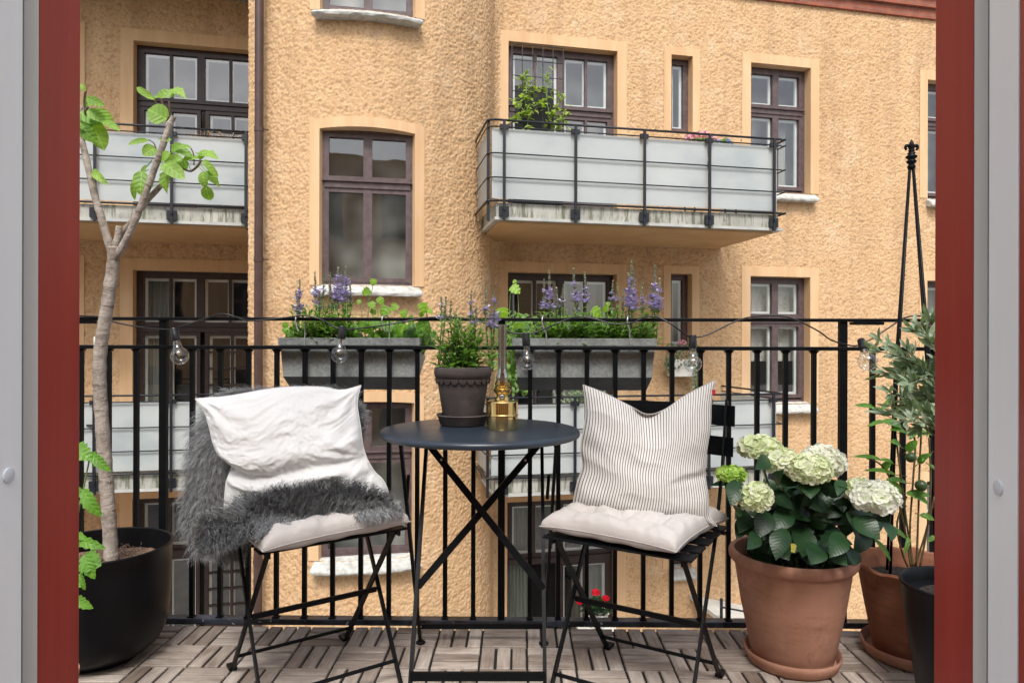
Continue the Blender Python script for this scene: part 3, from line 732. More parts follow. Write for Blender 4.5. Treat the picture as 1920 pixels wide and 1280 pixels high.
# the house's balconies
def balcony(u0,u1,vw,vf,zs,posts,left_side=True,right_side=True,name='balcony',left_return=False):
    sl=MB(); 
    P=[W(u0,0,vw),W(u1,0,vw),W(u1,0,vf),W(u0,0,vf)]; prism(sl,P,zs-.155,zs)
    b=sl.build(name,M['concrete'],house); hpar(b)
    fl=MB(); P=[W(u0-.015,0,vw+.002),W(u1+.06,0,vw+.002),W(u1+.06,0,vf+.02),W(u0-.015,0,vf+.02)]; prism(fl,P,zs-.19,zs-.157); fl.build('edge_strip',M['flange'],b)
    so=MB(); P=[W(u0+.05,0,vw+.004),W(u1-.0,0,vw+.004),W(u1-.04,0,vf-.05),W(u0+.05,0,vf-.05)]; prism(so,P,zs-.215,zs-.192); so.build('soffit',M['soffit'],b)
    rr=MB(); v=vf+.03
    zt=zs+.92; 
    def run(a,bb,z,r,mb=rr): mb.tube([a,bb],r,6)
    bars=((.92,.013),(.845,.008),(.55,.008),(.28,.008),(.02,.014))
    for dz,rad in bars:
        run(W(u0-.02,zs+dz,v),W(u1+.02,zs+dz,v),0,rad)
        if left_side: rr.tube(smoothpts([W(u0-.10,zs+dz,vw+(.62 if vw==0 else .02)),W(u0-.10,zs+dz,v-.12),W(u0-.075,zs+dz,v-.03),W(u0-.02,zs+dz,v)],4),rad,6)
        if right_side: rr.tube(smoothpts([W(u1+.08,zs+dz,vw+.02),W(u1+.08,zs+dz,v-.1),W(u1+.06,zs+dz,v-.03),W(u1+.02,zs+dz,v)],4),rad,6)
    rr.build('rail',M['balc_metal'],b,smooth=True)
    Mr=Matrix((D,-N,Vector((0,0,1)))).transposed()
    for up in posts:
        q=MB(); c=W(up,zs+.36,v+.018); q.box(c,(.030,.022,1.12),Mr)
        q.box(W(up,zs-.10,v+.006),(.11,.03,.11),Mr); q.box(W(up,zs+.845,v+.004),(.10,.03,.05),Mr); q.box(W(up,zs-.075,v+.035),(.022,.02,.03),Mr)
        q.build('post',M['balc_metal'],b)
    if left_side:
        q=MB(); q.box(W(u0-.11,zs+.36,vw+.64),(.03,.03,1.12),Mr); q.build('post',M['balc_metal'],b)
        q=MB(); q.box(W(u0-.085,zs+.36,v-.06),(.03,.03,1.12),Mr); q.build('post',M['balc_metal'],b)
    pn=MB(); pp=sorted(posts)
    for a,c in zip([pp[0]]+pp[1:-1],pp[1:]):
        prism(pn,[W(a+.004,0,v-.035),W(c-.004,0,v-.035),W(c-.004,0,v-.028),W(a+.004,0,v-.028)],zs+.05,zs+.835)
    if pp[0]>u0+.05: pass
    prism(pn,[W(pp[0]-.13,0,v-.036),W(pp[0]-.004,0,v-.036),W(pp[0]-.004,0,v-.029),W(pp[0]-.13,0,v-.029)],zs+.05,zs+.835)
    prism(pn,[W(pp[-1]+.004,0,v-.036),W(pp[-1]+.05,0,v-.036),W(pp[-1]+.05,0,v-.029),W(pp[-1]+.004,0,v-.029)],zs+.05,zs+.835)
    if left_side: prism(pn,[W(u0-.072,0,vw+.66),W(u0-.065,0,vw+.66),W(u0-.065,0,v-.14),W(u0-.072,0,v-.14)],zs+.05,zs+.835)
    if right_side: prism(pn,[W(u1+.05,0,vw+.05),W(u1+.057,0,vw+.05),W(u1+.057,0,v-.14),W(u1+.05,0,v-.14)],zs+.05,zs+.835)
    pn.build('frosted_panel',M['panel'],b)
    return b
VF=1.50
postsR=[hit(p,400,VF+.04)[0] for p in (945,1079,1208,1330,1451)]
uR0=hit(930,440,VF)[0]; uR1=hit(1458,440,VF)[0]
for L in (0,1): balcony(uR0,uR1,0.0,VF,2.52-LEV*L,postsR)
VFL=0.42
postsL=[hit(p,400,VFL+.04)[0] for p in (-100,35,178,322,461)]
uLr=hit(466,400,VFL)[0]
for L in (0,1): balcony(postsL[0]-.2,uLr,VL,VFL,2.52-LEV*L,postsL,left_side=True,right_side=False)
b=MB(); prism(b,[W(postsL[0]-.2,0,VL),W(uLr,0,VL),W(uLr,0,VFL),W(postsL[0]-.2,0,VFL)],5.70,5.86); hpar(b.build('balcony',M['concrete'],house))
# downpipe
pu,pz=hit(485.5,300,0.83)
dp=MB(); c0=W(pu,0,.83)
dp.tube([(c0.x,c0.y,ZB),(c0.x,c0.y,7.2)],.048,16)
d_=dp.build('downpipe',M['pipe'],house,smooth=True,autosm=40); hpar(d_)
jj=MB()
for z in (hit(485,242,.83)[1],hit(485,486,.83)[1],hit(485,1052,.83)[1]):
    jj.tube([(c0.x,c0.y,z-.03),(c0.x,c0.y,z+.03)],.053,16); jj.bar((c0.x+.03,c0.y,z),(c0.x+.10,c0.y+.04,z),.02,.012)
hpar(jj.build('pipe_joint',M['pipe'],house))

# canopy low on the courtyard wall (seen between the balusters)
cp=thing('canopy','pale board canopy low on the ochre wall behind the hydrangea pot','canopy',loc=W(3.0,-2.9,.3))
q=MB(); a=atz(1362,1160,-2.60); 
A=W(2.62,-2.62,.9);B=W(3.9,-2.95,.9);C_=W(3.9,-2.95,.02);D_=W(2.62,-2.62,.02)
q.add([A,B,C_,D_]+[p-Vector((0,0,.06)) for p in (A,B,C_,D_)],[(0,1,2,3),(7,6,5,4),(0,4,5,1),(1,5,6,2),(2,6,7,3),(3,7,4,0)])
o=q.build('board',M['canopy'],cp); o.matrix_parent_inverse=Matrix.Translation(-cp.location)
q=MB(); q.tube([W(2.60,-2.45,.93),W(3.9,-2.78,.93)],.012,6); q.tube([W(2.62,-2.7,.92),W(2.62,-2.35,.92)],.02,6)
o=q.build('stay_rod',M['balc_metal'],cp); o.matrix_parent_inverse=Matrix.Translation(-cp.location)

# ------------------------------------------------------------------ the courtyard's near side, mirrored in the windows
nb=thing('apartment_building','ochre courtyard wall with tall windows, seen only as reflections in the opposite panes','building',loc=(0,-6.5,-3.75))
def nbp(mb,name,mat,par=None):
    o=mb.build(name,M[mat],par or nb)
    if par is None: o.matrix_parent_inverse=Matrix.Translation(-nb.location)
    return o
q=MB(); q.box((0,-6.8,1.6),(19,.5,10.7)); nbp(q,'wall','stucco')
for L in (-1,0,1):
    for x in (-8.2,-5.6,-3.0,-.6,1.7,4.1,6.8):
        z=1.2+3.1*L; q=MB(); q.box((x,-6.545,z+.95),(1.35,.03,2.15)); t_=nbp(q,'window_surround','trim')
        q=MB(); q.box((x,-6.52,z+.95),(1.05,.03,1.85)); f_=nbp(q,'window','winframe')
        q=MB()
        for sx in (-.25,.25): q.box((x+sx,-6.50,z+1.55),(.40,.01,.45)); q.box((x+sx,-6.50,z+.62),(.40,.01,1.05))
        nbp(q,'pane','roomdark',f_)
        q=MB(); q.box((x,-6.44,z-.06),(1.3,.2,.07)); nbp(q,'window_sill','sill')

# ------------------------------------------------------------------ balcony floor
YE=2.318
slabm=MB(); slabm.box((0,(1.06+YE-.004)/2,-.075),(5.2,YE-.004-1.06,.11)); slabm.build('balcony_slab',M['slab'],kind='structure')
fl=MB(); T=0.1455; 
org=atz(988,1212,0.0); x0=org.x-T*16; y0=org.y-T*8
gap=MB(); gap.box((0,(1.07+YE)/2,-.014),(5.1,YE-1.08,.009)); gap.build('tile_grid',M['darkgap'],kind='structure')
for i in range(34):
    for j in range(9):
        bx=x0+i*T; by=y0+j*T
        for k in range(3):
            e=.0035; L_=T-.0060; wd=T/3-.0080
            if (i+j)%2==1: cx=bx+T/2; cy=by+T/3*(k+.5); sx,sy=L_,wd
            else: cx=bx+T/3*(k+.5); cy=by+T/2; sx,sy=wd,L_
            if cy-sy/2<1.07 or cy+sy/2>YE+.012: 
                y_hi=min(cy+sy/2,YE); y_lo=max(cy-sy/2,1.07)
                if y_hi-y_lo<.02: continue
                cy=(y_hi+y_lo)/2; sy=y_hi-y_lo
            cx+=random.uniform(-.0008,.0008); cy+=random.uniform(-.0008,.0008); h=random.uniform(-.0006,.0006)
            bv=.0022; z1=h; z0_=-.0092
            X,Y=sx/2,sy/2
            vs=[(cx-X,cy-Y,z0_),(cx+X,cy-Y,z0_),(cx+X,cy+Y,z0_),(cx-X,cy+Y,z0_),
                (cx-X,cy-Y,z1-bv),(cx+X,cy-Y,z1-bv),(cx+X,cy+Y,z1-bv),(cx-X,cy+Y,z1-bv),
                (cx-X+bv,cy-Y+bv,z1),(cx+X-bv,cy-Y+bv,z1),(cx+X-bv,cy+Y-bv,z1),(cx-X+bv,cy+Y-bv,z1)]
            fs=[(0,1,5,4),(1,2,6,5),(2,3,7,6),(3,0,4,7),(4,5,9,8),(5,6,10,9),(6,7,11,10),(7,4,8,11),(8,9,10,11)]
            hor=(sx>sy); ox=random.random()*3
            uv=[((p[0]-cx if hor else p[1]-cy)+ox,(p[1]-cy if hor else p[0]-cx)) for p in vs]
            fl.add(vs,fs,uv,min(1,max(0,random.gauss(.55,.27))))
fl.build('deck_floor',M['deck'],kind='structure')

# ------------------------------------------------------------------ balcony railing
YR=2.345
rail=thing('balcony_railing','black iron balcony railing with thin square balusters along the deck edge','railing',loc=(0,YR,0))
def rp(mb,name,mat='iron',**k):
    o=mb.build(name,M[mat],rail,**k); o.matrix_parent_inverse=Matrix.Translation(-rail.location); return o
xof=lambda px,y=640: at(px,y,YR).x
zt=at(950,599,YR).z; zm=at(950,652,YR).z
q=MB(); q.box((0,YR,zt),(4.8,.040,.011)); rp(q,'top_rail',bevel=.002)
q=MB(); q.box((0,YR,zm),(4.8,.030,.013)); rp(q,'middle_rail',bevel=.002)
q=MB(); q.box((0,YR,.009),(4.8,.040,.020)); rp(q,'bottom_rail','iron_blue',bevel=.003)
q=MB(); q.box((xof(1625),YR,zt-.011),(.10,.038,.009)); rp(q,'splice_plate')
q=MB(); q.box((xof(155),YR,zt-.011),(.075,.038,.012)); rp(q,'splice_plate')
pw=[(308,.029),(941,.028),(1579.5,.029)]
for px,wd in pw:
    q=MB(); x=xof(px); q.box((x,YR-.002,(zt+.01)/2),(wd-.004,.022,zt-.01-.001)); q.box((x,YR-.002,-.12),(.04,.02,.2)); rp(q,'post',bevel=.002)
bx=[308-52.3*k for k in range(1,7)]+[308+(941-308)*k/12 for k in range(1,12)]+[941+(1579.5-941)*k/12 for k in range(1,12)]+[1579.5+57*k for k in range(1,6)]
for px in bx:
    q=MB(); x=xof(px); q.box((x,YR+.002,(zm+.02)/2),(.0148,.0148,zm-.03))
    # little weld fillets
    for sgn in (-1,1):
        q.add([(x+sgn*.008,YR-.005,zm-.007),(x+sgn*.017,YR-.005,zm-.007),(x+sgn*.008,YR-.005,zm-.017),(x+sgn*.008,YR+.009,zm-.007),(x+sgn*.017,YR+.009,zm-.007),(x+sgn*.008,YR+.009,zm-.017)],[(0,1,2),(5,4,3),(1,4,5,2),(0,2,5,3),(0,3,4,1)])
    q.box((x,YR,.0205),(.022,.022,.004))
    rp(q,'baluster')

# ------------------------------------------------------------------ door frame
XL,XRt=-.672,.636
df=thing('door_frame','dark red and white painted balcony door frame around the view','door frame',loc=(0,1.0,0))
def dfp(mb,name,mat,**k):
    o=mb.build(name,M[mat],df,**k); o.matrix_parent_inverse=Matrix.Translation(-df.location); return o
H2=2.25
def rayx(px,Y): return at(px,640,Y).x
Yo,Yi=1.045,.953
for sgn,pa,pb,pc in ((-1,150,72,42),(1,1752,1825,1853)):
    xo=rayx(pa,Yo); xi=rayx(pb,Yi)
    q=MB(); prism(q,[(xo,Yo),(xi,Yi),(xi+sgn*.09,Yi),(xo+sgn*.12,Yo)],-.02,H2); dfp(q,'outer_jamb','redpaint',bevel=.002)
    # cream rebate then the white leaf edge, one step nearer
    Ys=.948; x1=rayx(pb,Ys)+sgn*.0006; x2=rayx(pc,.932)
    q=MB(); prism(q,[(x1,Ys),(x2,.934),(x2+sgn*.05,.934),(x1+sgn*.06,Ys)],-.02,H2); dfp(q,'rebate','creampaint')
    q=MB(); prism(q,[(x2+sgn*.0005,.930),(x2+sgn*.004,.915),(x2+sgn*.03,.915),(x2+sgn*.03,.930)],-.02,H2); dfp(q,'rubber_seal','seal')
    xw=rayx(pc,.912)
    xw2=rayx(-30 if sgn<0 else 1908,.845)
    q=MB(); prism(q,[(xw,.912),(xw2,.845),(xw2+sgn*.06,.845),(xw+sgn*.06,.912)],-.02,H2); dfp(q,'white_jamb','whitepaint',bevel=.0015)
    if sgn>0:
        q=MB(); prism(q,[(xw2,.842),(xw2-.012,.80),(xw2+.05,.80),(xw2+.05,.842)],-.02,H2); dfp(q,'outer_jamb','redpaint')
    cpx=15 if sgn<0 else 1873; cpy=891 if sgn<0 else 914
    f=abs((cpx-(42 if sgn<0 else 1853))/((-30-42) if sgn<0 else 55)); Yc=.912+(.845-.912)*min(f,1)
    # lie on the jamb face
    aL=Vector((xw,.912,0)); bL=Vector((xw2,.845,0)); nn=(bL-aL).normalized().cross(Vector((0,0,1))); 
    if nn.x*sgn>0: nn=-nn
    d=ray(cpx,cpy); t=((aL-EYE).dot(nn))/d.dot(nn); c=EYE+d*t
    q=MB(); q.tube([c-nn*.002,c+nn*.0022,c+nn*.003],[.0100,.0100,.0082],28); dfp(q,'screw_cap','cap',smooth=True,autosm=40)
q=MB(); q.box((-.02,1.0,H2+.06),(1.6,.10,.11)); dfp(q,'head','redpaint')
q=MB(); q.box((-.02,1.0,-.04),(1.32,.14,.036)); dfp(q,'threshold','redpaint')

# ------------------------------------------------------------------ hanging planters
def loc_parent(o,p): o.parent=p; o.matrix_parent_inverse=Matrix.Translation(-p.location); return o
def planter_base(root,xl,xr):
    prof=[(2.378,.980),(2.372,.955),(2.372,.846),(2.437,.797),(2.552,.878),(2.556,.905),(2.52,.975)]
    inset=[0,0,.010,.018,.012,0,0]
    yc=sum(p[0] for p in prof)/7
    q=MB(); n=len(prof)
    Lf=[(xl+i*1.0,y,z) for (y,z),i in zip(prof,inset)]; Rt=[(xr-i,y,z) for (y,z),i in zip(prof,inset)]
    outer=[0,1,2]
    vs=Lf+Rt
    fs=[(0,1,n+1,n+0),(1,2,n+2,n+1),(4,5,n+5,n+4),(5,6,n+6,n+5)]
    q.add(vs,fs+[(0,6,5,4,3,2,1),(n,n+1,n+2,n+3,n+4,n+5,n+6)])
    q.box(((xl+xr)/2,2.371,.968),(xr-xl+.012,.008,.026)); q.box(((xl+xr)/2,2.525,.972),(xr-xl+.012,.008,.02))
    for xx in (xl-.001,xr+.001): q.box((xx,2.447,.971),(.008,.140,.022))
    b=loc_parent(q.build('planter_box',M['galv'],root,bevel=.0015),root)
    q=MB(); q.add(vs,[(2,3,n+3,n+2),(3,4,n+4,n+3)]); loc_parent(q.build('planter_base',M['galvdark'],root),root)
    q=MB(); P=[[(xl+.006+(xr-xl-.012)*i/30,2.382+.132*j/8,.945+random.uniform(-.006,.008)) for j in range(9)] for i in range(31)]; q.grid(P,flip=True)
    loc_parent(q.build('soil',M['soil'],root,smooth=True),root)
def hook(root,px):
    x=at(px,600,2.36).x; q=MB()
    pts=[(x+.012,YR-.028,zt-.045),(x+.002,YR-.027,zt-.015),(x+.002,YR-.026,zt+.004),(x+.006,YR-.012,zt+.013),(x+.012,YR+.006,zt+.012),(x+.016,YR+.024,zt),(x+.016,YR+.027,zt-.03),(x+.018,2.366,.985),(x+.018,2.364,.95)]
    q.tube(smoothpts(pts,5),.0024,6); loc_parent(q.build('hook',M['wire'],root,smooth=True),root)

def salvia(root,spikes,base_z,Y,x0,x1,top_py,nst,leafmat='salvialeaf',sp_scale=1.0,yj=.05,hleaf=.11):
    """bushy leaves plus flower spikes; spikes = (px, py_top, length_px, purple 0..1)"""
    fo=MB(); 
    def stem_leaves(p,q,k,wl):
        p=Vector(p);q=Vector(q)
        for i in range(k):
            t=(i+.5)/k; c=p.lerp(q,t); a=random.uniform(0,6.28)
            for s in (0,math.pi):
                dr=Vector((math.cos(a+s),math.sin(a+s),random.uniform(-.1,.75))).normalized()
                L=wl*random.uniform(.6,1.15)*(1.15-.6*t); fo.leaf(c,c+dr*L,L*.36,(0,0,1),prof=(.2,.85,1,.6,0),fold=.3,droop=.12)
    st=MB()
    for i in range(nst):
        x=random.uniform(x0,x1); b=Vector((x,Y+random.uniform(-yj,yj),base_z))
        hh=random.uniform(.45,1.0)*top_py
        t=b+Vector((random.uniform(-.035,.035)*1.3,random.uniform(-.03,.03),hh)); st.tube([b,(b+t)/2+Vector((random.uniform(-.01,.01),0,0)),t],[.0022,.0018,.001],5)
        stem_leaves(b,t,int(4+hh*38),.05)
    for (px,py,ln,pu) in spikes:
        Yp=Y+random.uniform(-yj,yj)*.6
        tip=at(px,py,Yp); bot=at(px+random.uniform(-4,4),py+ln,Yp); root_p=Vector((bot.x+random.uniform(-.02,.02),Y,base_z))
        st.tube(smoothpts([root_p,bot,tip],4),[.0022]*5+[.0015]*4,5)
        stem_leaves(root_p,bot,6,.045)
        fs=MB(); bu=MB(); L=(tip-bot).length; nw=max(6,int(L/.0095))
        for i in range(nw):
            t=(i+.5)/nw; c=bot.lerp(tip,t)
            r=.0170*sp_scale*(1-.55*t)*(1+.2*pu); flower=(random.random()<pu*1.0*(1.2-t)) and t<.72
            tg=fs if flower else bu
            for k in range(9 if flower else 6):
                a=random.uniform(0,6.28); d=Vector((math.cos(a),math.sin(a),random.uniform(-.3,.7))).normalized()
                e=c+Vector((0,0,random.uniform(-.004,.004)))
                if flower: 
                    tg.leaf(e+d*.003,e+d*r*random.uniform(1.0,1.5),r*.75,(0,0,1),prof=(.4,.9,1,.5),fold=.4,droop=-.15)
                    if k%2: bu.leaf(e,e+d*r*.6,r*.4,(0,0,1),prof=(.5,1,.3))
                else: tg.leaf(e,e+(d+Vector((0,0,.5)))*r*.66,r*.62,(0,0,1),prof=(.5,1,.9,.2),fold=.4,droop=.1)
        if bu.v:
            o=loc_parent(bu.build('flower_spike',M['bud'],root),root)
            if fs.v: fo_=fs.build('petals',M['purple'],o); fo_.matrix_parent_inverse=Matrix.Identity(4)
    loc_parent(fo.build('foliage',M[leafmat],root,smooth=True),root)
    loc_parent(st.build('stems',M['stem'],root,smooth=True),root)

IVY=(.35,.95,.72,1.0,.62,.70,.30,0.0)
def vine_leaves(root,lst,Y,rootz,extra=()):
    lf=MB(); st=MB()
    for (px,py,sz,tone) in lst:
        c=at(px,py,Y+random.uniform(-.03,.03)); s=sz/1280*Y
        ang=random.uniform(-2.6,-.5); d=Vector((math.cos(ang),random.uniform(-.2,.2),math.sin(ang))).normalized()
        b=c-d*s*.45; nrm=Vector((random.uniform(-.5,.5),-1,random.uniform(.1,.9)))
        lf.leaf(b,c+d*s*.55,s*1.05,nrm,prof=IVY,fold=.12,droop=.06,r=tone)
        rt=Vector((b.x+random.uniform(-.03,.03),Y,rootz))
        if b.z>rootz+.02: st.tube(smoothpts([rt,(rt+b)/2+Vector((random.uniform(-.015,.015),0,.01)),b],4),.0014,5)
    for (x0,x1,y0,y1,n,sz) in extra:
        for _ in range(n):
            px=random.uniform(x0,x1);py=random.uniform(y0,y1); c=at(px,py,Y+random.uniform(-.06,.06)); s=sz*random.uniform(.6,1.2)/1280*Y
            a=random.uniform(0,6.28); d=Vector((math.cos(a),random.uniform(-.8,.4),math.sin(a)*.6)).normalized()
            lf.leaf(c-d*s*.5,c+d*s*.5,s*1.0,(random.uniform(-.6,.6),-1,random.uniform(.2,1.2)),prof=IVY,fold=.15,droop=.1,r=random.random()**1.6*.75)
            if random.random()<.5: st.tube([Vector((c.x+random.uniform(-.02,.02),Y,rootz)),c],.0013,5)
    loc_parent(lf.build('trailing_leaves',M['ivyleaf'],root,smooth=True),root)
    loc_parent(st.build('vine_stems',M['stem'],root,smooth=True),root)

pa=thing('hanging_planter','galvanised hanging planter of lavender salvia and lime vine above the white pillow','planter','galvanised boxes hooked over the railing',loc=(at(660,650,2.44).x,2.44,.85))
x0p=at(526,650,2.375).x; x1p=at(784,650,2.375).x
planter_base(pa,x0p,x1p)
for p in (565,724): hook(pa,p-4)
salvia(pa,[(562,524,60,.5),(555,545,45,.35),(590,511,60,.45),(608,513,50,.3),(619,510,50,.25),(634,502,60,.9),(640,520,48,.8),(648,500,60,.9),(656,528,50,.2),(628,540,40,.7),(600,545,40,.2)],.945,2.445,at(545,640,2.44).x,at(658,640,2.44).x,.165,52)
vine_leaves(pa,[(700,529,15,.85),(687,547,18,.75),(673,566,10,.9),(697,572,16,.8),(713,564,17,.75),(700,585,14,.5),(722,584,24,.6),(740,576,16,.95),(757,588,17,.85),(793,577,22,1.0),(806,584,13,.9),(790,590,10,1),(708,603,20,.9),(535,610,14,.8),(549,627,16,.7),(770,600,18,.5)],2.45,.945,[(655,805,608,640,75,24),(535,560,612,640,10,18),(780,812,625,655,9,20)])
pb=thing('hanging_planter','galvanised hanging planter of tall violet salvia just right of the oil lamp','planter','galvanised boxes hooked over the railing',loc=(at(1095,650,2.44).x,2.44,.85))
x0q=at(964,650,2.375).x; x1q=at(1228,650,2.375).x
planter_base(pb,x0q,x1q)
for p in (1019,1176): hook(pb,p-4)
salvia(pb,[(1030,507,75,.65),(1020,522,55,.15),(1043,540,40,.2),(1075,502,65,.6),(1096,510,60,.55),(1057,533,45,.15),(1085,555,35,.4),(1149,527,60,.1),(1157,532,50,.1),(1168,540,45,.1),(1184,486,95,.9),(1178,512,60,.9),(1188,505,75,.8),(1204,530,50,.35),(1228,497,85,.95),(1237,522,60,.6),(1222,540,40,.8)],.945,2.445,at(1018,640,2.44).x,at(1215,640,2.44).x,.15,80)
vine_leaves(pb,[(942,588,26,1.0),(966,543,22,.95),(972,616,26,.7),(1118,586,24,1.0),(1135,579,14,.95),(965,528,9,1),(1140,570,10,1)],2.45,.945,[(970,1060,612,640,30,18),(1100,1160,612,640,30,18),(958,985,640,700,26,13)])

# ------------------------------------------------------------------ bistro table
TC=at(901,803,2.04); TC.z=.71
tb=thing('bistro_table','round blue black metal folding bistro table between the two chairs','table',loc=(TC.x,TC.y,0))
q=MB(); q.lathe([(0,.710),(.284,.710),(.291,.7085),(.2955,.704),(.2965,.698),(.2945,.692),(.290,.690),(.286,.693),(.284,.702),(0,.703)],(TC.x,TC.y,0),96)
loc_parent(q.build('table_top',M['tabletop'],tb,smooth=True,autosm=60),tb)
def T_(px,py,Y): return at(px,py,Y)
def tpart(name,fn): q=MB(); fn(q); return loc_parent(q.build(name,M['iron'],tb),tb)
yF=1.80; yB=2.19
fl_=at(768,640,yF).x; fr_=at(1024,640,yF).x; bl_=at(790,640,yB).x; br_=at(1021,640,yB).x
# two U shaped leg frames that cross: front feet rise to the rear of the top, rear feet to the front
tl=.686
for nm,xa,xb in (('l',fl_,fr_),):
    for x,xt in ((fl_,at(800,832,2.14).x),(fr_,at(1016,832,2.14).x)):
        tpart('leg',lambda q: (q.bar((x,yF,.004),(xt,2.16,tl),.010,.020,up=(0,1,0))))
    for x,xt in ((bl_,at(757,832,1.95).x),(br_,at(1041,832,1.95).x)):
        def lg(q):
            q.bar((x,yB,.004),(xt,1.90,tl),.009,.016,up=(0,1,0)); q.bar((xt,1.90,tl),(xt,1.97,tl),.012,.02)
            q.lathe([(0,.0),(.015,.0),(.016,.004),(.010,.009),(0,.010)],(x,yB,0.002),14)
        tpart('leg',lg)
tpart('stretcher',lambda q:q.bar(at(790,1173,yB),at(1018,1173,yB),.008,.016,up=(0,0,1)))
tpart('stretcher',lambda q:q.bar(at(769,1267,yF+.01),at(1023,1267,yF+.01),.010,.022,up=(0,0,1)))
tpart('cross_brace',lambda q:q.bar(at(802,831,2.10),at(1019,1103,1.93),.020,.006,up=(0,-1,0)))
tpart('cross_brace',lambda q:q.bar(at(1012,831,2.112),at(783,1100,1.945),.020,.006,up=(0,-1,0)))
for a_ in (766,1029): tpart('slide_catch',lambda q:q.tube([at(a_,890,1.97),at(a_-3,935,1.975)],.005,8))
for px,py in ((828,861),(985,862)):
    q=MB(); c=at(px,py,2.075); q.tube([c,c+Vector((0,-.008,0))],.0035,10); loc_parent(q.build('rivet',M['wire'],tb),tb)

# things on the table
PT=at(866,795,2.19); PT=Vector((at(868,700,2.13).x,2.13,.7105))
sc=thing('saucer','charcoal clay saucer under the salvia pot on the bistro table','saucer',loc=PT)
q=MB(); q.lathe([(0,.002),(.066,.0),(.071,.004),(.079,.028),(.083,.031),(.081,.034),(.076,.031),(.068,.010),(0,.010)],(0,0,0),56); q.build('dish',M['greyclay'],sc,smooth=True,autosm=50)
pt=thing('potted_salvia','charcoal scalloped clay pot of salvia standing on the bistro table','potted plant',loc=PT+Vector((0,0,.0105)))
z_=0
q=MB()
q.lathe([(0,0),(.058,0),(.060,.003),(.076,.105),(.0785,.125),(.080,.133),(.087,.138),(.090,.150),(.089,.165),(.085,.170),(.079,.168),(.076,.155),(0,.150)],(0,0,0),72)
for k in range(21):                       # scalloped collar
    a=2*math.pi*k/21; big=1.0
    c=Vector((.0815*math.cos(a),.0815*math.sin(a),.134)); n_=Vector((math.cos(a),math.sin(a),0)); s_=Vector((-n_.y,n_.x,0)); rr=.0122
    vs=[c+n_*.006]+[c+n_*(.002)+s_*rr*math.cos(t)+Vector((0,0,rr*1.35*math.sin(t))) for t in [math.pi+math.pi*i/8 for i in range(9)]]
    c2=[v-n_*.008-Vector((0,0,.0)) for v in vs]
    q.add(vs,[(0,i,i+1) for i in range(1,9)]); b0=len(q.v)
    q.add(vs[1:]+c2[1:],[(i,9+i,10+i,i+1) for i in range(8)])
q.build('pot',M['greyclay'],pt,smooth=True,autosm=45)
q=MB(); q.lathe([(.0755,.150),(.05,.157),(0,.158)],(0,0,0),32); q.build('soil',M['soil'],pt)
salvia(pt,[(827,557,50,.25),(836,557,45,.15),(846,565,40,.1),(884,545,60,.4),(893,575,40,.5),(911,533,60,.25),(924,545,65,.6),(921,590,30,.7),(856,590,30,.2)],PT.z+.165,2.13,PT.x-.055,PT.x+.055,.19,26,yj=.045)
# oil lamp
OL=Vector((at(942,700,2.03).x,2.03,.7105))
lp=thing('oil_lamp','polished brass oil lamp with tall glass chimney on the bistro table','oil lamp',loc=OL)
q=MB(); q.lathe([(0,0),(.045,0),(.0465,.003),(.0465,.038),(.048,.040),(.048,.043),(.0465,.045),(.0465,.080),(.044,.083),(.024,.084),(.022,.086),(0,.086)],(0,0,0),64); q.build('oil_tank',M['brass'],lp,smooth=True,autosm=35)
q=MB(); q.lathe([(0,.083),(.022,.083),(.0215,.092),(.016,.098),(.019,.104),(.026,.112),(.027,.118),(.022,.121),(.022,.126),(0,.126)],(0,0,0),40)
for k in range(22):
    a=2*math.pi*k/22; c=Vector((.019*math.cos(a),.019*math.sin(a),.124)); n_=Vector((math.cos(a),math.sin(a),0))
    q.leaf(c,c+n_*.002+Vector((0,0,.017+.006*(k%2))),.007,n_,prof=(.9,.7,1,.4,0),fold=0,droop=.1)
q.build('burner',M['brassdark'],lp,smooth=True,autosm=40)
q=MB(); q.tube([(0,-.016,.098),(0,-.030,.098)],.002,8); q.tube([(0,-.030,.098),(0,-.034,.098)],[.0095,.0095],24); q.tube([(0,-.034,.098),(0,-.0355,.098)],[.006,.004],16); q.build('wick_knob',M['knobsteel'],lp)
q=MB(); 
pr=[(.017,.122),(.0175,.135),(.0185,.150),(.0175,.160),(.0135,.170),(.0128,.180),(.0125,.310)]
q.lathe(pr+[(.0113,.310),(.0115,.180),(.0122,.169),(.0160,.159),(.017,.150),(.016,.135),(.0155,.122)],(0,0,0),32)
o=q.build('glass_chimney',M['lampglass'],lp,smooth=True,autosm=60)

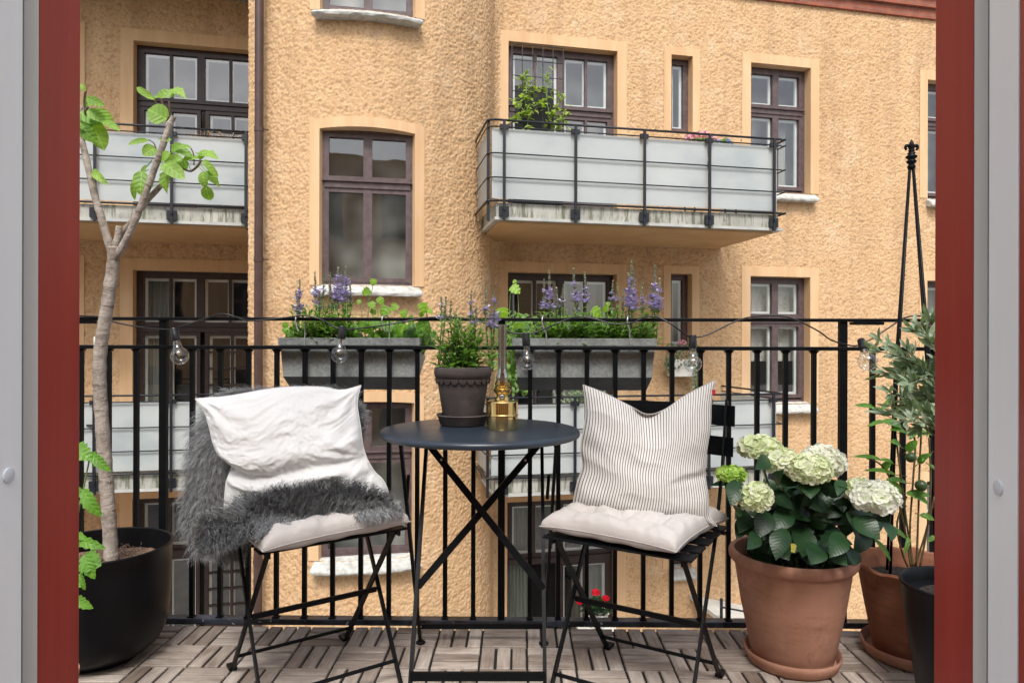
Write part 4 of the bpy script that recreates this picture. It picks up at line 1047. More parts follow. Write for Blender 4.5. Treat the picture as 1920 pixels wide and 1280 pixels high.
# ------------------------------------------------------------------ folding chairs
def chair(label,cx,cy,rot,slats=True):
    c=thing('folding_chair',label,'chair','black folding bistro chairs',loc=(cx,cy,0)); c.rotation_euler=(0,0,rot)
    def prt(name,fn,bev=None): q=MB(); fn(q); return q.build(name,M['iron'],c,bevel=bev)
    hw=.178
    for s in (-1,1):
        # frame from front foot up to the top of the back
        def back_leg(q,s=s):
            x=s*(hw+.009)
            q.bar((x,-.185,.004),(x,.10,.44),.006,.018,up=(0,1,0)); q.bar((x,.10,.44),(x,.175,.62),.006,.018,up=(0,1,0)); q.bar((x,.175,.62),(x,.225,.80),.006,.022,up=(0,1,0))
            q.box((x,-.196,.004),(.020,.042,.006))
        prt('leg',back_leg)
        def front_leg(q,s=s):
            x=s*(hw-.004)
            q.bar((x,.19,.008),(x,-.165,.437),.006,.018,up=(0,1,0)); q.box((x,.206,.006),(.022,.040,.008)); q.bar((x+s*.0,.19,.005),(x,.215,.005),.02,.006)
            q.tube([(s*(hw+.016),-.01,.225),(s*(hw-.012),-.01,.225)],.005,8)
        prt('leg',front_leg)
    prt('stretcher',lambda q:q.bar((-hw,-.035,.233),(hw,-.035,.233),.007,.014))
    prt('stretcher',lambda q:q.tube([(-hw-.009,-.148,.062),(hw+.009,-.148,.062)],.0055,8))
    prt('stretcher',lambda q:q.tube([(-hw+.004,.153,.055),(hw-.004,.153,.055)],.0055,8))
    for k in range(5):
        y=-.165+.077*k
        prt('seat_slat',lambda q,y=y:q.box((0,y,.444),(.405,.056,.006)),.002)
    prt('seat_frame',lambda q:(q.bar((-hw,-.19,.434),(-hw,.165,.434),.006,.014),q.bar((hw,-.19,.434),(hw,.165,.434),.006,.014),q.tube([(hw,.13,.436),(hw+.03,.13,.436)],.006,8)))
    for z0,z1,y in ((.725,.785,.211),(.640,.695,.190)):
        def sl(q,z0=z0,z1=z1,y=y):
            P=[]
            for i in range(17):
                x=-.212+.424*i/16; yy=y+.035*(1-(x/.212)**2)*.9
                P.append([(x,yy,z0+.0),(x,yy+.004,z1)])
            q.grid(P); Q=[[ (a[0],a[1]+.003,a[2]) for a in r] for r in P]; q.grid(Q,flip=True)
            for rr in (0,16): q.add([P[rr][0],P[rr][1],Q[rr][1],Q[rr][0]],[(0,1,2,3)])
            for jj in (0,1): q.grid([[P[i][jj],Q[i][jj]] for i in range(17)])
            for s in (-1,1):
                for zz in ((z0+z1)/2-.012,(z0+z1)/2+.014) if z1>.7 else ((z0+z1)/2,):
                    q.tube([(s*(hw+.009),y+.008,zz),(s*(hw+.009),y-.001,zz)],[.0042,.003],10)
        prt('back_slat',sl)
    return c
rotL=math.atan2(.59,.81); rotR=-math.atan2(.5,.866)
chair('black folding bistro chair under the white pillow and grey sheepskin',-.588,1.951,rotL)
chair('black folding bistro chair carrying the striped pillow',.335,1.905,rotR)

# ------------------------------------------------------------------ seat cushions
from mathutils import noise as MN
def rdg(x,y,sd,sh=.9):
    return 1-2*min(1,abs(MN.noise(Vector((x,y,sd)))*2.2))**sh
def cushion(label,c,rot,s,grp):
    n=72; top=[];bot=[]
    tuft=[(a,b) for a in (-.5,0,.5) for b in (-.5,0,.5)]
    for i in range(n+1):
        r1=[];r2=[]
        for j in range(n+1):
            u=-1+2*i/n; v=-1+2*j/n
            # edges pulled in between the corners
            k=1-.075*(1-v*v)*abs(u)**3; k2=1-.075*(1-u*u)*abs(v)**3
            x=u*s*k; y=v*s*k2
            e=max(0,(1-abs(u)**4))**.32*max(0,(1-abs(v)**4))**.32
            t=.047*e
            for a,b in tuft:
                d2=(u-a)**2+(v-b)**2; t-=.024*math.exp(-d2/.010)+.014*math.exp(-d2/.05)+.0022*math.exp(-d2/.10)*math.cos(6*math.atan2(v-b,u-a)+a*3)
            t+= .0045*math.sin(17*math.atan2(v,u)+3)*(abs(u)**4+abs(v)**4)*e+.0042*rdg(u*2.6,v*2.6,c[0]*9)*e+.0016*rdg(u*7,v*7,3.0)*e
            pert=.0012*math.sin(31*u+5*v)*math.sin(23*v-4*u)*e
            corner=(abs(u)*abs(v))**4
            z0=-.004*corner
            r1.append((x,y,z0+max(t,.001*e)+pert+.001*e)); r2.append((x,y,z0-.027*e+.003*math.sin(13*math.atan2(v,u))*(abs(u)**4+abs(v)**4)*e))
        top.append(r1);bot.append(r2)
    q=MB(); q.grid(top,flip=True); q.grid(bot)
    ring=[top[i][0] for i in range(n+1)]+[top[n][j] for j in range(1,n+1)]+[top[i][n] for i in range(n-1,-1,-1)]+[top[0][j] for j in range(n-1,-1,-1)]
    o=q.build('seat_cushion',M['cotton'],None,smooth=True,label=label,cat='cushion',group=grp)
    o.location=c; o.rotation_euler=(R(random.uniform(-1,1)),0,rot)
    m=o.modifiers.new('weld','WELD'); m.merge_threshold=.0004
    q=MB(); q.tube(ring,.0012,6); q.build('piping',M['cotton'],o,smooth=True)
    for a,b in tuft:
        q=MB(); i=int((a+1)/2*n); z=top[i][int((b+1)/2*n)][2]; q.lathe([(0,-.002),(.005,-.001),(.0055,.001),(.003,.0025),(0,.0028)],(a*s,b*s,z),12); q.build('tuft',M['cotton'],o,smooth=True)
    return o
cL=cushion('ecru tufted seat cushion partly covered by the grey sheepskin',(-.590,1.900,.4755),math.atan2(.669,.743),.207,'tufted ecru seat cushions')
cR=cushion('ecru tufted seat cushion under the striped pillow',(.325,1.892,.4755),-math.atan2(.57,.82),.194,'tufted ecru seat cushions')

# ------------------------------------------------------------------ pillows
def interp_curve(pts,t):
    L=[0]
    for a,b in zip(pts,pts[1:]): L.append(L[-1]+math.hypot(b[0]-a[0],b[1]-a[1]))
    x=t*L[-1]
    return (float(np.interp(x,L,[p[0] for p in pts])),float(np.interp(x,L,[p[1] for p in pts])))
def sm2(pts,k=8):
    return [(p.x,p.y) for p in smoothpts([(a,b,0) for a,b in pts],k)]
def pillow(name,left,right,top,bottom,Yf,T,mat,wr,label,n=110,seam=True):
    """left/right run bottom->top, top/bottom run left->right; Coons patch in the pillow's own plane"""
    left,right,top,bottom=[sm2(c) for c in (left,right,top,bottom)]
    F=[];Bk=[]
    c00=left[0];c01=left[-1];c10=right[0];c11=right[-1]
    for i in range(n+1):
        u=i/n; fr=[];bk=[]
        for j in range(n+1):
            v=j/n
            Lp=interp_curve(left,v);Rp=interp_curve(right,v);Tp=interp_curve(top,u);Bp=interp_curve(bottom,u)
            q=[ (1-u)*Lp[k]+u*Rp[k]+(1-v)*Bp[k]+v*Tp[k]-((1-u)*(1-v)*c00[k]+u*(1-v)*c10[k]+(1-u)*v*c01[k]+u*v*c11[k]) for k in (0,1)]
            U=2*u-1;V=2*v-1
            e=max(0,1-abs(U)**2.6)**.62*max(0,1-abs(V)**2.6)**.62
            Y=Yf(q[0],q[1]); w=wr(u,v)*min(1,e*4)
            p=at(q[0],q[1],Y); d=(p-EYE).normalized()
            fr.append(p-Vector((d.x*.3,1,0)).normalized()*(T*e+w) if True else p); bk.append(p+Vector((0,1,0))*(T*.75*e+.0005))
        F.append(fr);Bk.append(bk)
    q=MB(); q.grid(F,flip=False); q.grid(Bk,flip=True)
    o=q.build(name,M[mat],None,smooth=True,label=label,cat='pillow')
    m=o.modifiers.new('weld','WELD'); m.merge_threshold=.0005
    # stitched edge, a hair proud of the outline
    q=MB(); ring=[F[i][0] for i in range(n+1)]+[F[n][j] for j in range(1,n+1)]+[F[i][n] for i in range(n-1,-1,-1)]+[F[0][j] for j in range(n-1,-1,-1)]
    q.tube(ring,.0014,6); q.build('seam',M[mat if mat!='ticking' else 'cotton'],o,smooth=True)
    return o
def ns(seed,fx,fy):
    rr=random.Random(seed); ks=[(rr.uniform(.5,1)*fx,rr.uniform(-1,1)*fy,rr.uniform(0,6.28)) for _ in range(7)]
    return lambda u,v: sum(math.sin(a*u+b*v+c) for a,b,c in ks)/7
n1=ns(3,7,26); n2=ns(5,22,20); n3=ns(9,16,60); n4=ns(12,60,60)
from mathutils import noise as MN
def rdg(x,y,sd,sh=.9):
    return 1-2*min(1,abs(MN.noise(Vector((x,y,sd)))*2.2))**sh
def wr_white(u,v):
    wx=MN.noise(Vector((u*3,v*3,5.1)))*.20; wy=MN.noise(Vector((u*3,v*3,9.7)))*.20
    a=u+wx;b=v+wy
    w=.009*MN.noise(Vector((a*2.2,b*3.0,1.3)))+.0024*rdg(a*2.0-b*1.5,b*5.0+a*1.2,2.2)+.0017*rdg(a*3.5+b*2,b*8-a*3.0,7.7)+.0014*rdg(a*9+b*3,b*13-a*4,4.1)+.0012*rdg(a*20,b*26,6.1)
    cr=math.exp(-((v-.36-.10*(u-.3))/.045)**2); w-=.022*cr*(1-.35*u)
    w+=.014*math.exp(-((v-.27-.10*u)/.06)**2)+.012*math.exp(-((v-.48-.10*u)/.07)**2)
    # folds running in from the corners
    for (cu,cv,k) in ((0,1,1),(1,1,-1),(1,.45,.6)):
        r=math.hypot(u-cu,v-cv)+1e-3; th=math.atan2(v-cv,u-cu); w+=.0045*math.sin(th*11+k)*math.exp(-((r-.22)/.16)**2)
    return w
def wr_white_old(u,v):
    ridge=lambda f:1-2*abs(f)**.7
    w=.010*n1(u,v)+.0075*ridge(n2(u,v))+.0055*ridge(n3(u,v))+.0022*ridge(n4(u,v))
    # slump crease across the lower third
    cr=math.exp(-((v-.36-.10*(u-.3))/.045)**2); w-=.022*cr*(1-.35*u)
    w+=.014*math.exp(-((v-.27-.10*u)/.06)**2)+.012*math.exp(-((v-.48-.10*u)/.07)**2)
    return w
def YfL(px,py):
    X=(px-545)/640; zz=(950-py)/640
    return 1.865+.22*X+.24*zz
pillow('pillow',[(420,952),(424,905),(434,876),(430,868),(404,842),(392,800),(384,775),(366,747)],[(735,948),(722,905),(700,880),(683,845),(676,800),(670,755),(677,722)],[(366,747),(395,745),(430,742),(520,727),(600,725),(640,731),(677,722)],[(420,952),(500,975),(620,960),(735,948)],YfL,.085,'linen',wr_white,'crumpled white linen pillow slumped on the sheepskin chair')
m1=ns(21,8,12); m2=ns(23,16,30)
def wr_str(u,v):
    w=.010*MN.noise(Vector((u*2.4,v*3,3.3)))+.0020*rdg(u*3+v,v*5,8.8)
    w-=.050*math.exp(-((u-.47)/.12)**2)*max(0,(v-.62)/.38)**1.3; w+=.012*math.exp(-((u-.22)/.14)**2)*v
    w-=.010*math.exp(-((v-.36)/.03)**2)*max(0,(u-.6)/.4); w-=.012*math.exp(-((v-.52)/.06)**2)*max(0,(.25-u)/.25)
    w+=.010*math.exp(-((v-.12)/.1)**2)
    return w
def YfR(px,py):
    X=(px-1215)/640; zz=(960-py)/640
    return 1.89-.20*X+.22*zz
sp=pillow('pillow',[(1074,946),(1082,905),(1092,872),(1089,835),(1098,775),(1093,721)],[(1345,986),(1330,965),(1328,930),(1322,875),(1332,800),(1334,755),(1342,712)],[(1093,721),(1130,735),(1180,760),(1213,776),(1245,768),(1290,738),(1342,712)],[(1074,946),(1150,965),(1230,976),(1295,976),(1345,986)],YfR,.072,'ticking',wr_str,'upright white pillow with thin dark stripes on the right chair',n=90)
q=MB(); a=at(1338,735,YfR(1338,735)-.004); 
q.box(a,(.010,.003,.014)); o=q.build('fabric_tag',M['redtag'],sp)
# ------------------------------------------------------------------ sheepskin
sk=thing('sheepskin','dark grey curly sheepskin draped over the back and seat of the left chair','sheepskin',loc=(-.7,2.05,.5))
def patch(outL,outR,n,m,Yf,bulge):
    """rows along t between two side curves"""
    outL=sm2(outL);outR=sm2(outR);P=[]
    for i in range(n+1):
        t=i/n; a=interp_curve(outL,t);b=interp_curve(outR,t); row=[]
        for j in range(m+1):
            s=j/m; px=a[0]+(b[0]-a[0])*s; py=a[1]+(b[1]-a[1])*s
            e=math.sin(math.pi*s)**.6*math.sin(math.pi*min(max(t,.03),.97))**.5
            row.append(at(px,py,Yf(px,py,t,s)-bulge*e))
        P.append(row)
    return P
fur_patches=[]
# back drape: left edge then right edge, top -> bottom
PA=patch([(440,738),(402,764),(378,815),(370,880),(370,950),(392,1008)],[(690,735),(560,745),(470,860),(450,930),(455,980),(455,1030)],34,22,lambda px,py,t,s:2.10-.13*t,.06)
# seat roll: lower edge and upper edge, left -> right
PB=patch([(392,1038),(450,1018),(500,994),(560,978),(610,962),(640,958),(685,966),(742,952)],[(395,985),(440,952),(500,936),(565,925),(620,922),(680,925),(735,950)],40,14,lambda px,py,t,s:min(.460*1280/(py-640),1.77+.15*(px-460)/280)+(.0 if px>485 else .0027*(485-px)),.022)
# top right bit behind the pillow
PC=patch([(560,738),(600,735),(650,738),(676,760)],[(560,790),(600,800),(650,800),(668,830)],8,6,lambda px,py,t,s:2.06,.02)
base=MB()
for P in (PA,PB,PC): base.grid(P)
loc_parent(base.build('pelt',M['pelt'],sk,smooth=True),sk)
def fur(P,count,length,comb,mb,wid=.0030,seg=9):
    A=np.array([[list(p) for p in r] for r in P]); n,m=A.shape[:2]
    for _ in range(count):
        # locks: a few hairs share one root direction
        i=random.random()*(n-1.001);j=random.random()*(m-1.001); a=int(i);b=int(j);fi=i-a;fj=j-b
        p=Vector(A[a,b]*(1-fi)*(1-fj)+A[a+1,b]*fi*(1-fj)+A[a,b+1]*(1-fi)*fj+A[a+1,b+1]*fi*fj)
        e1=Vector(A[a+1,b]-A[a,b]);e2=Vector(A[a,b+1]-A[a,b]); nr=e1.cross(e2)
        if nr.length<1e-9: continue
        nr.normalize()
        if nr.y>0: nr=-nr
        cb=comb(p,i/(n-1),j/(m-1)); L=length*random.uniform(.6,1.2)
        ph=random.uniform(0,6.28);tone=random.random()**1.3; am=random.uniform(.004,.0085)
        sd=nr.cross(cb)
        if sd.length<1e-4: sd=Vector((1,0,0))
        sd.normalize()
        for h in range(4):
            off=Vector((random.gauss(0,.0018),random.gauss(0,.0015),random.gauss(0,.0018)))
            pts=[]
            for k in range(seg+1):
                t=k/seg; lift=nr*(L*.55*math.sin(t*1.4))
                c=p+off*(1+1.2*t)+lift+cb*(L*t**1.2)+Vector((0,0,-.30*L*t*t))+sd*(am*math.sin(ph+t*15+h*.5))*(.3+t)+nr*(am*.8*math.cos(ph+t*15))*(.3+t)
                pts.append(c)
            vs=[];uv=[]
            for k,c in enumerate(pts):
                t=k/seg; w_=wid*(1-.8*t); vs+=[c-sd*w_*.5*(1),c+sd*w_*.5+Vector((0,0,w_*.3))]; uv+=[(t,0),(t,1)]
            mb.add(vs,[(2*k,2*k+1,2*k+3,2*k+2) for k in range(seg)],uv,min(1,max(0,tone+random.uniform(-.12,.12))))
fm=MB()
fur(PA,4600,.042,lambda p,t,s:Vector((-.75+.6*t-.3*(1-s),-.25,-.55-.2*t+.9*(1-t)**6)).normalized(),fm)
fur(PB,4200,.036,lambda p,t,s:Vector((.25-.6*(1-t),-.45,-.45+1.15*s)).normalized(),fm)
fur(PC,500,.035,lambda p,t,s:Vector((.5,-.1,.5-t)).normalized(),fm)
loc_parent(fm.build('fleece',M['fur'],sk,smooth=True),sk)

# ------------------------------------------------------------------ string lights
sl=thing('string_lights','black cable string of clear globe bulbs looped along the top rail','string lights',loc=(0,2.3,1.0))
YS=2.300
cab=[(120,590),(150,592),(180,594),(215,604),(262,613),(305,617),(326,617),(345,610),(380,597),(410,588),(440,594),(470,601),(540,594),(565,591),(598,598),(622,610),(641,617),(680,615),(730,608),(770,600),(800,595),(850,594),(900,603),(930,613),(960,624),(985,625),(1005,623),(1025,615),(1050,604),(1080,594),(1110,596),(1150,607),(1185,605),(1210,594),(1235,594),(1262,610),(1288,629),(1299,632),(1318,630),(1345,619),(1380,602),(1420,593),(1480,594),(1530,618),(1560,638),(1598,648),(1614,645),(1640,632),(1670,612),(1700,596),(1730,592),(1790,600)]
q=MB(); pts=[at(a,b,YS-(0.010 if 592>b else 0)) for a,b in cab]
pts=[Vector((p.x,YS if p.z<zt-.004 else YR-.028+.02*0,p.z)) for p in pts]
q.tube(smoothpts(pts,6),.0026,8); loc_parent(q.build('cable',M['socket'],sl,smooth=True),sl)
def bulb(px,py,ang,fwd=0.0):
    tp=at(px,py,YS-.006); ax=Vector((math.sin(ang),-math.sin(fwd),-math.cos(ang)*math.cos(fwd))).normalized()
    Mx=ax.to_track_quat('Z','Y').to_matrix()
    def lat(prof,n=28):
        q=MB(); q.lathe([(r,z) for r,z in prof],(0,0,0),n); q.v=[tuple(tp+Mx@Vector(v)) for v in q.v]; return q
    so=lat([(0,-.006),(.011,-.006),(.0125,-.003),(.0125,.012),(.0135,.014),(.0135,.036),(.012,.038),(0,.038)])
    s_=loc_parent(so.build('bulb_socket',M['socket'],sl,smooth=True,autosm=35),sl)
    R_=.0295; prof=[(.0105,.036),(.0108,.042),(.0125,.050)]
    for k in range(3,22):
        a=math.pi*k/21.0; r=R_*math.sin(a); z=.072+R_*.98-R_*math.cos(a)-.010
        if k>=4: prof.append((max(r,.0) if k<21 else 0.0,z))
    b_=lat(prof).build('glass_bulb',M['glass'],s_,smooth=True)
    q=MB(); pp=[]
    for k in range(40):
        t=k/39; a=t*6.28*3.5; pp.append(tp+Mx@Vector((.008*math.cos(a),.008*math.sin(a),.068+.022*t)))
    q.tube(pp,.0007,4); q.tube([tp+Mx@Vector((0,0,.038)),tp+Mx@Vector((0,0,.062))],[.0045,.002],8)
    q.build('filament',M['filament'],s_)
bulb(326,618,.22); bulb(642,614,-.10); bulb(986,627,.05); bulb(1299,631,0.0); bulb(1615,640,-.12,.75)

# ------------------------------------------------------------------ fig tree, left
FP=Vector((at(195,1012,2.1).x,2.08,.002))
ft=thing('potted_fig_tree','fig tree with bare grey branches and few leaves in a large black pot','potted tree',loc=FP)
q=MB(); q.lathe([(0,0),(.108,0),(.112,.004),(.114,.016),(.138,.022),(.166,.046),(.183,.082),(.192,.135),(.197,.20),(.198,.28),(.200,.330),(.2035,.334),(.2045,.340),(.200,.343),(.195,.340),(.1925,.28),(.186,.20),(0,.20)],(0,0,0),96); q.build('pot',M['blackpot'],ft,smooth=True,autosm=40)
q=MB(); P=[]
for i in range(15):
    r=.188*i/14; P.append([(r*math.cos(a),r*math.sin(a),.288+random.uniform(-.007,.008)-.01*(i/14)) for a in [2*math.pi*k/40 for k in range(41)]])
for row in P: row[-1]=row[0]
q.grid(P)
for _ in range(150):
    a=random.uniform(0,6.28);r=random.uniform(0,.17); c=Vector((r*math.cos(a),r*math.sin(a),.296)); d=Vector((random.uniform(-1,1),random.uniform(-1,1),random.uniform(0,.5))).normalized()*random.uniform(.008,.03)
    q.tube([c,c+d],.0012,4)
q.build('soil',m_plain('bark_mulch',(0.05,0.03,0.02,1),(0.24,0.15,0.10,1),0.9,scale=70,bump=0.8,bscale=90,bd=.01),ft)
YT=2.10
tk=MB()
def branch(pts,r0,r1,k=6,nodes=True):
    P=smoothpts([at(a,b,YT+dy) for a,b,dy in pts],k); n=len(P); rad=[]
    for i in range(n):
        t=i/(n-1); r=r0+(r1-r0)*t
        rad.append(r*(1+.10*math.sin(i*2.4)**8)*random.uniform(.98,1.03))
    tk.tube(P,rad,12)
branch([(209,1052,-.02),(206,1000,-.01),(199,900,0),(192,800,0),(187,720,0),(188,660,0),(197,600,0),(206,540,0),(213,485,0),(214,462,0)],.0200,.0165,8)
branch([(212,478,0),(204,455,0),(192,415,0),(177,364,0),(160,290,.0),(152,255,0),(150,200,.02)],.0125,.0075)
branch([(216,485,0),(224,472,-.01),(246,430,-.015),(267,379,-.02),(285,330,-.02),(303,280,-.02),(320,229,-.02)],.0105,.0088)
branch([(214,470,.0),(222,445,.01),(240,425,.01),(252,409,.01),(271,382,.01),(305,345,.015),(328,325,.02),(342,316,.02)],.0115,.0060)
branch([(216,462,0),(221,445,.0),(224,424,0)],.0115,.0095,4)
branch([(313,240,-.02),(322,226,-.02),(326,219,-.02)],.0085,.0080,3)
loc_parent(tk.build('trunk',M['bark'],ft,smooth=True),ft)
def twig(pts,r):
    tw=MB(); tw.tube(smoothpts([at(a,b,YT+.0) for a,b in pts],4),r,6); loc_parent(tw.build('twig',M['twig'],ft,smooth=True),ft)
twig([(316,236),(312,215),(304,193),(302,185)],.0035);twig([(316,232),(318,210),(317,190)],.003);twig([(310,212),(298,200),(290,188)],.0018)
twig([(342,316),(357,321),(370,312),(376,302)],.0035);twig([(364,310),(363,290),(358,278)],.0018);twig([(292,278),(288,268),(278,262)],.0018)
twig([(160,215),(158,190),(161,170)],.003);twig([(160,210),(165,200)],.004)
FIG=(.45,.95,.80,1.0,.92,.62,.42,.16,0.0)
FIG2=(.40,.88,1.0,1.0,.90,.62,0.0)
lf=MB()
figl=[(162,184,197,199,13,.35,0),(150,212,194,232,27,.2,0),(150,236,184,267,20,.15,0),(172,230,196,283,27,.65,0),(180,205,213,236,18,.8,0),(192,226,225,246,12,.45,0),(164,207,200,229,17,.75,0),(174,320,203,348,12,.8,0),(152,158,160,172,8,.9,0),
(290,186,256,164,10,.8,0),(328,176,288,186,17,.55,1),(322,168,351,187,18,.9,1),(313,224,277,206,31,.55,0),(305,214,290,222,12,.9,0),
(277,263,240,272,9,.6,0),(292,278,268,292,20,.6,0),(318,258,295,262,8,.8,0),(300,262,322,262,8,.8,0),
(266,322,263,367,20,.35,0),(260,328,253,376,11,.6,0),(268,336,286,352,17,.15,0),(264,334,277,310,14,.5,0),(262,332,256,350,12,.5,0),
(306,306,347,336,22,.7,0),(322,280,362,296,16,.35,0),(311,322,314,365,17,.6,1),(342,298,302,312,20,.85,1),(335,306,300,320,16,.75,0),(300,300,320,286,14,.85,0),(345,300,372,296,11,.8,0),
(378,292,413,301,20,.95,1),(382,300,410,332,10,.85,0),(358,277,318,272,7,.85,0),(381,322,387,353,15,.45,0),(386,322,413,353,15,.65,1),(386,350,394,376,17,.45,0),(322,285,345,272,14,.6,0),(330,300,352,318,16,.5,0),(372,298,392,282,12,.9,0),(300,182,312,170,12,.95,0),(158,200,175,190,14,.6,0),(150,225,170,250,22,.3,0),(392,318,400,330,10,.4,0)]
for (a,b,c,d,wd,tn,lobe) in figl:
    y1=YT+random.uniform(-.03,.03)
    B=at(a,b,y1);T=at(c,d,y1+random.uniform(-.035,.03)); s=1/1280*YT
    lf.leaf(B,T,wd*s*1.3,(random.uniform(-.5,.5),-1,random.uniform(.0,.8)),prof=FIG if lobe else FIG2,fold=random.uniform(.05,.35),droop=random.uniform(.04,.16),r=tn)
    # petiole toward the nearest node
for (a,b,c,d) in ((376,302,378,292),(370,310,382,322),(372,305,388,322),(340,316,322,312),(366,286,378,290),(345,312,342,298),(276,312,285,300),(270,322,280,318),(357,318,350,300)):
    lf.tube([at(a,b,YT),at(c,d,YT)],.0013,5,r=.8)
loc_parent(lf.build('leaves',M['figleaf'],ft,smooth=True),ft)

# leafy plant at the far left, mostly behind the door frame
NP=Vector((at(60,1000,1.60).x,1.60,.002))
lp2=thing('leafy_plant','lime green lobed leaves of a plant reaching in beside the black fig pot','potted plant',loc=NP)
q=MB(); q.lathe([(0,0),(.07,0),(.09,.16),(.096,.163),(.096,.175),(.088,.175),(.086,.16),(0,.158)],(0,0,0),40); q.build('pot',M['terra'],lp2,smooth=True,autosm=40)
lf=MB();st=MB()
LOB=(.3,.8,.62,1.0,.78,1.0,.70,.80,.50,.38,0.0)
for (a,b,c,d,wd,yy) in ((132,838,172,862,36,1.72),(170,850,208,884,20,1.72),(126,905,160,930,18,1.72),(156,918,191,968,26,1.70),(142,1010,199,1028,20,1.70),(152,1052,190,1060,44,1.66),(142,1000,160,1012,14,1.7),(150,1075,160,1105,16,1.66),(140,1118,175,1140,20,1.64),(158,1040,178,1085,24,1.65),(120,1085,152,1100,20,1.65),(100,860,140,850,30,1.7),(100,960,140,990,30,1.7)):
    B=at(a,b,yy);T=at(c,d,yy-.01); lf.leaf(B,T,wd*yy/1280*1.1,(random.uniform(-.3,.3),-1,random.uniform(.3,.9)),prof=LOB,fold=.2,droop=.12,r=random.uniform(.3,1))
    st.tube(smoothpts([NP+Vector((0,0,.16)),Vector(((NP.x+B.x)/2-.02,yy-.0,(B.z+.15)/2+.03)),B],5),.002,5)
loc_parent(lf.build('leaves',M['limeleaf'],lp2,smooth=True),lp2); loc_parent(st.build('stems',M['stem'],lp2,smooth=True),lp2)

# ------------------------------------------------------------------ hydrangea pot
HP=Vector((.832,2.085,.002))
def saucer(label,P,r,mat):
    o=thing('saucer',label,'saucer','terracotta saucers on the deck',loc=P)
    q=MB(); q.lathe([(0,.002),(r*.86,0),(r*.92,.004),(r*.985,.026),(r,.034),(r*.985,.040),(r*.95,.036),(r*.89,.012),(0,.011)],(0,0,0),72); q.build('dish',M[mat],o,smooth=True,autosm=45)
saucer('pale terracotta saucer under the hydrangea pot',HP,.140,'terra')
hy=thing('potted_hydrangea','white and lime hydrangea with dark leaves in a large pale terracotta pot','potted plant',loc=HP+Vector((0,0,.012)))
q=MB(); q.lathe([(0,0),(.112,0),(.116,.003),(.118,.012),(.119,.024),(.122,.028),(.150,.170),(.167,.280),(.170,.287),(.178,.291),(.184,.299),(.185,.312),(.182,.321),(.176,.325),(.168,.322),(.164,.30),(.155,.24),(0,.235)],(0,0,0),96); q.build('pot',M['terra'],hy,smooth=True,autosm=40)
q=MB(); q.lathe([(.163,.272),(.10,.28),(0,.283)],(0,0,0),40); q.build('soil',M['soil'],hy)
HC=HP+Vector((0,0,.32))
hl=MB(); hst=MB()
HPROF=(.18,.62,.90,1.0,.92,.70,.38,0.0)
heads=[(1423,839,40,23,'pet_cream',1.98,.9),(1466,866,32,26,'pet_cream',1.93,.8),(1516,880,40,30,'pet_cream',1.90,.75),(1540,868,42,34,'pet_white',1.97,.75),(1372,889,27,17,'pet_green',1.90,.5),(1417,933,30,28,'pet_cream',1.84,.65),(1614,920,28,22,'pet_cream',1.90,.75),(1640,933,42,32,'pet_white',1.86,.9)]
def flower_head(root,c,rx,ry,rz,mat,n,fs,name='flower_head',parfn=None):
    q=MB()
    for k in range(n):
        t=(k+.5)/n; zz=1-1.55*t; a=k*2.39996; rr=math.sqrt(max(0,1-zz*zz))
        d=Vector((rr*math.cos(a),rr*math.sin(a),zz)); pos=c+Vector((d.x*rx,d.y*ry,d.z*rz))*random.uniform(.86,1.06)
        nrm=Vector((d.x/rx,d.y/ry,d.z/rz)).normalized(); nrm=(nrm+Vector((random.uniform(-.35,.35),random.uniform(-.35,.35),random.uniform(-.3,.3)))).normalized()
        s1=nrm.cross(Vector((0.3,.2,1))).normalized(); s2=nrm.cross(s1); tw_=random.uniform(0,1.57); tone=random.random()
        for p in range(4):
            b=tw_+p*math.pi/2; dr=s1*math.cos(b)+s2*math.sin(b); L=fs*random.uniform(.85,1.15)
            q.leaf(pos,pos+dr*L+nrm*L*.30,L*1.08,nrm,prof=(.35,.95,1,.45),fold=.12,droop=-.10,r=tone)
    o=q.build(name,M[mat],root,smooth=False); return o
for (px,py,rx,rz,mt,Y,tn) in heads:
    c=at(px,py,Y); s=Y/1280
    n=int(38+ (rx*rz)/11)
    if mt!='pet_green': fs=.0155
    else: fs=.0095
    loc_parent(flower_head(hy,c,rx*s*.92,rx*s*.82,rz*s*.88,mt,n,fs),hy)
    hst.tube(smoothpts([HC+Vector((random.uniform(-.05,.05),random.uniform(-.05,.05),-.05)),(c+HC)/2+Vector((0,.03,0)),c-Vector((0,0,.01))],5),.0035,6)
# leaves: named ones where the photograph shows them, then fill
named=[(1490,905,1445,915,30),(1512,912,1517,935,0)]
L_=[(1500,890,1452,912,26),(1515,905,1520,935,34),(1535,905,1555,955,24),(1500,930,1480,975,34),(1580,900,1570,930,20),(1550,925,1590,915,20),(1560,945,1545,985,26),(1385,900,1370,950,32),(1372,905,1362,925,22),(1440,858,1415,880,26),(1430,850,1445,880,22),(1400,880,1370,895,18),(1368,905,1330,910,10),(1375,945,1385,970,24),(1455,905,1470,880,20),(1500,985,1505,1045,44),(1470,990,1455,1050,34),(1405,975,1380,1010,30),(1545,1000,1580,1030,40),(1600,970,1650,1012,40),(1655,975,1672,1015,30),(1640,960,1668,980,26),(1590,960,1605,1000,30),(1440,960,1420,1010,34),(1425,985,1440,1020,26),(1520,985,1560,960,28),(1590,1025,1600,1060,30),(1560,1035,1590,1060,24),(1480,955,1450,1000,34),(1560,940,1530,960,26),(1610,940,1590,970,24),(1400,960,1385,1000,30),(1450,1010,1480,1050,36),(1530,1020,1520,1058,40),(1500,1010,1460,1040,30),(1420,1000,1400,1030,26),(1625,990,1600,1040,30),(1580,1000,1555,1045,34)]
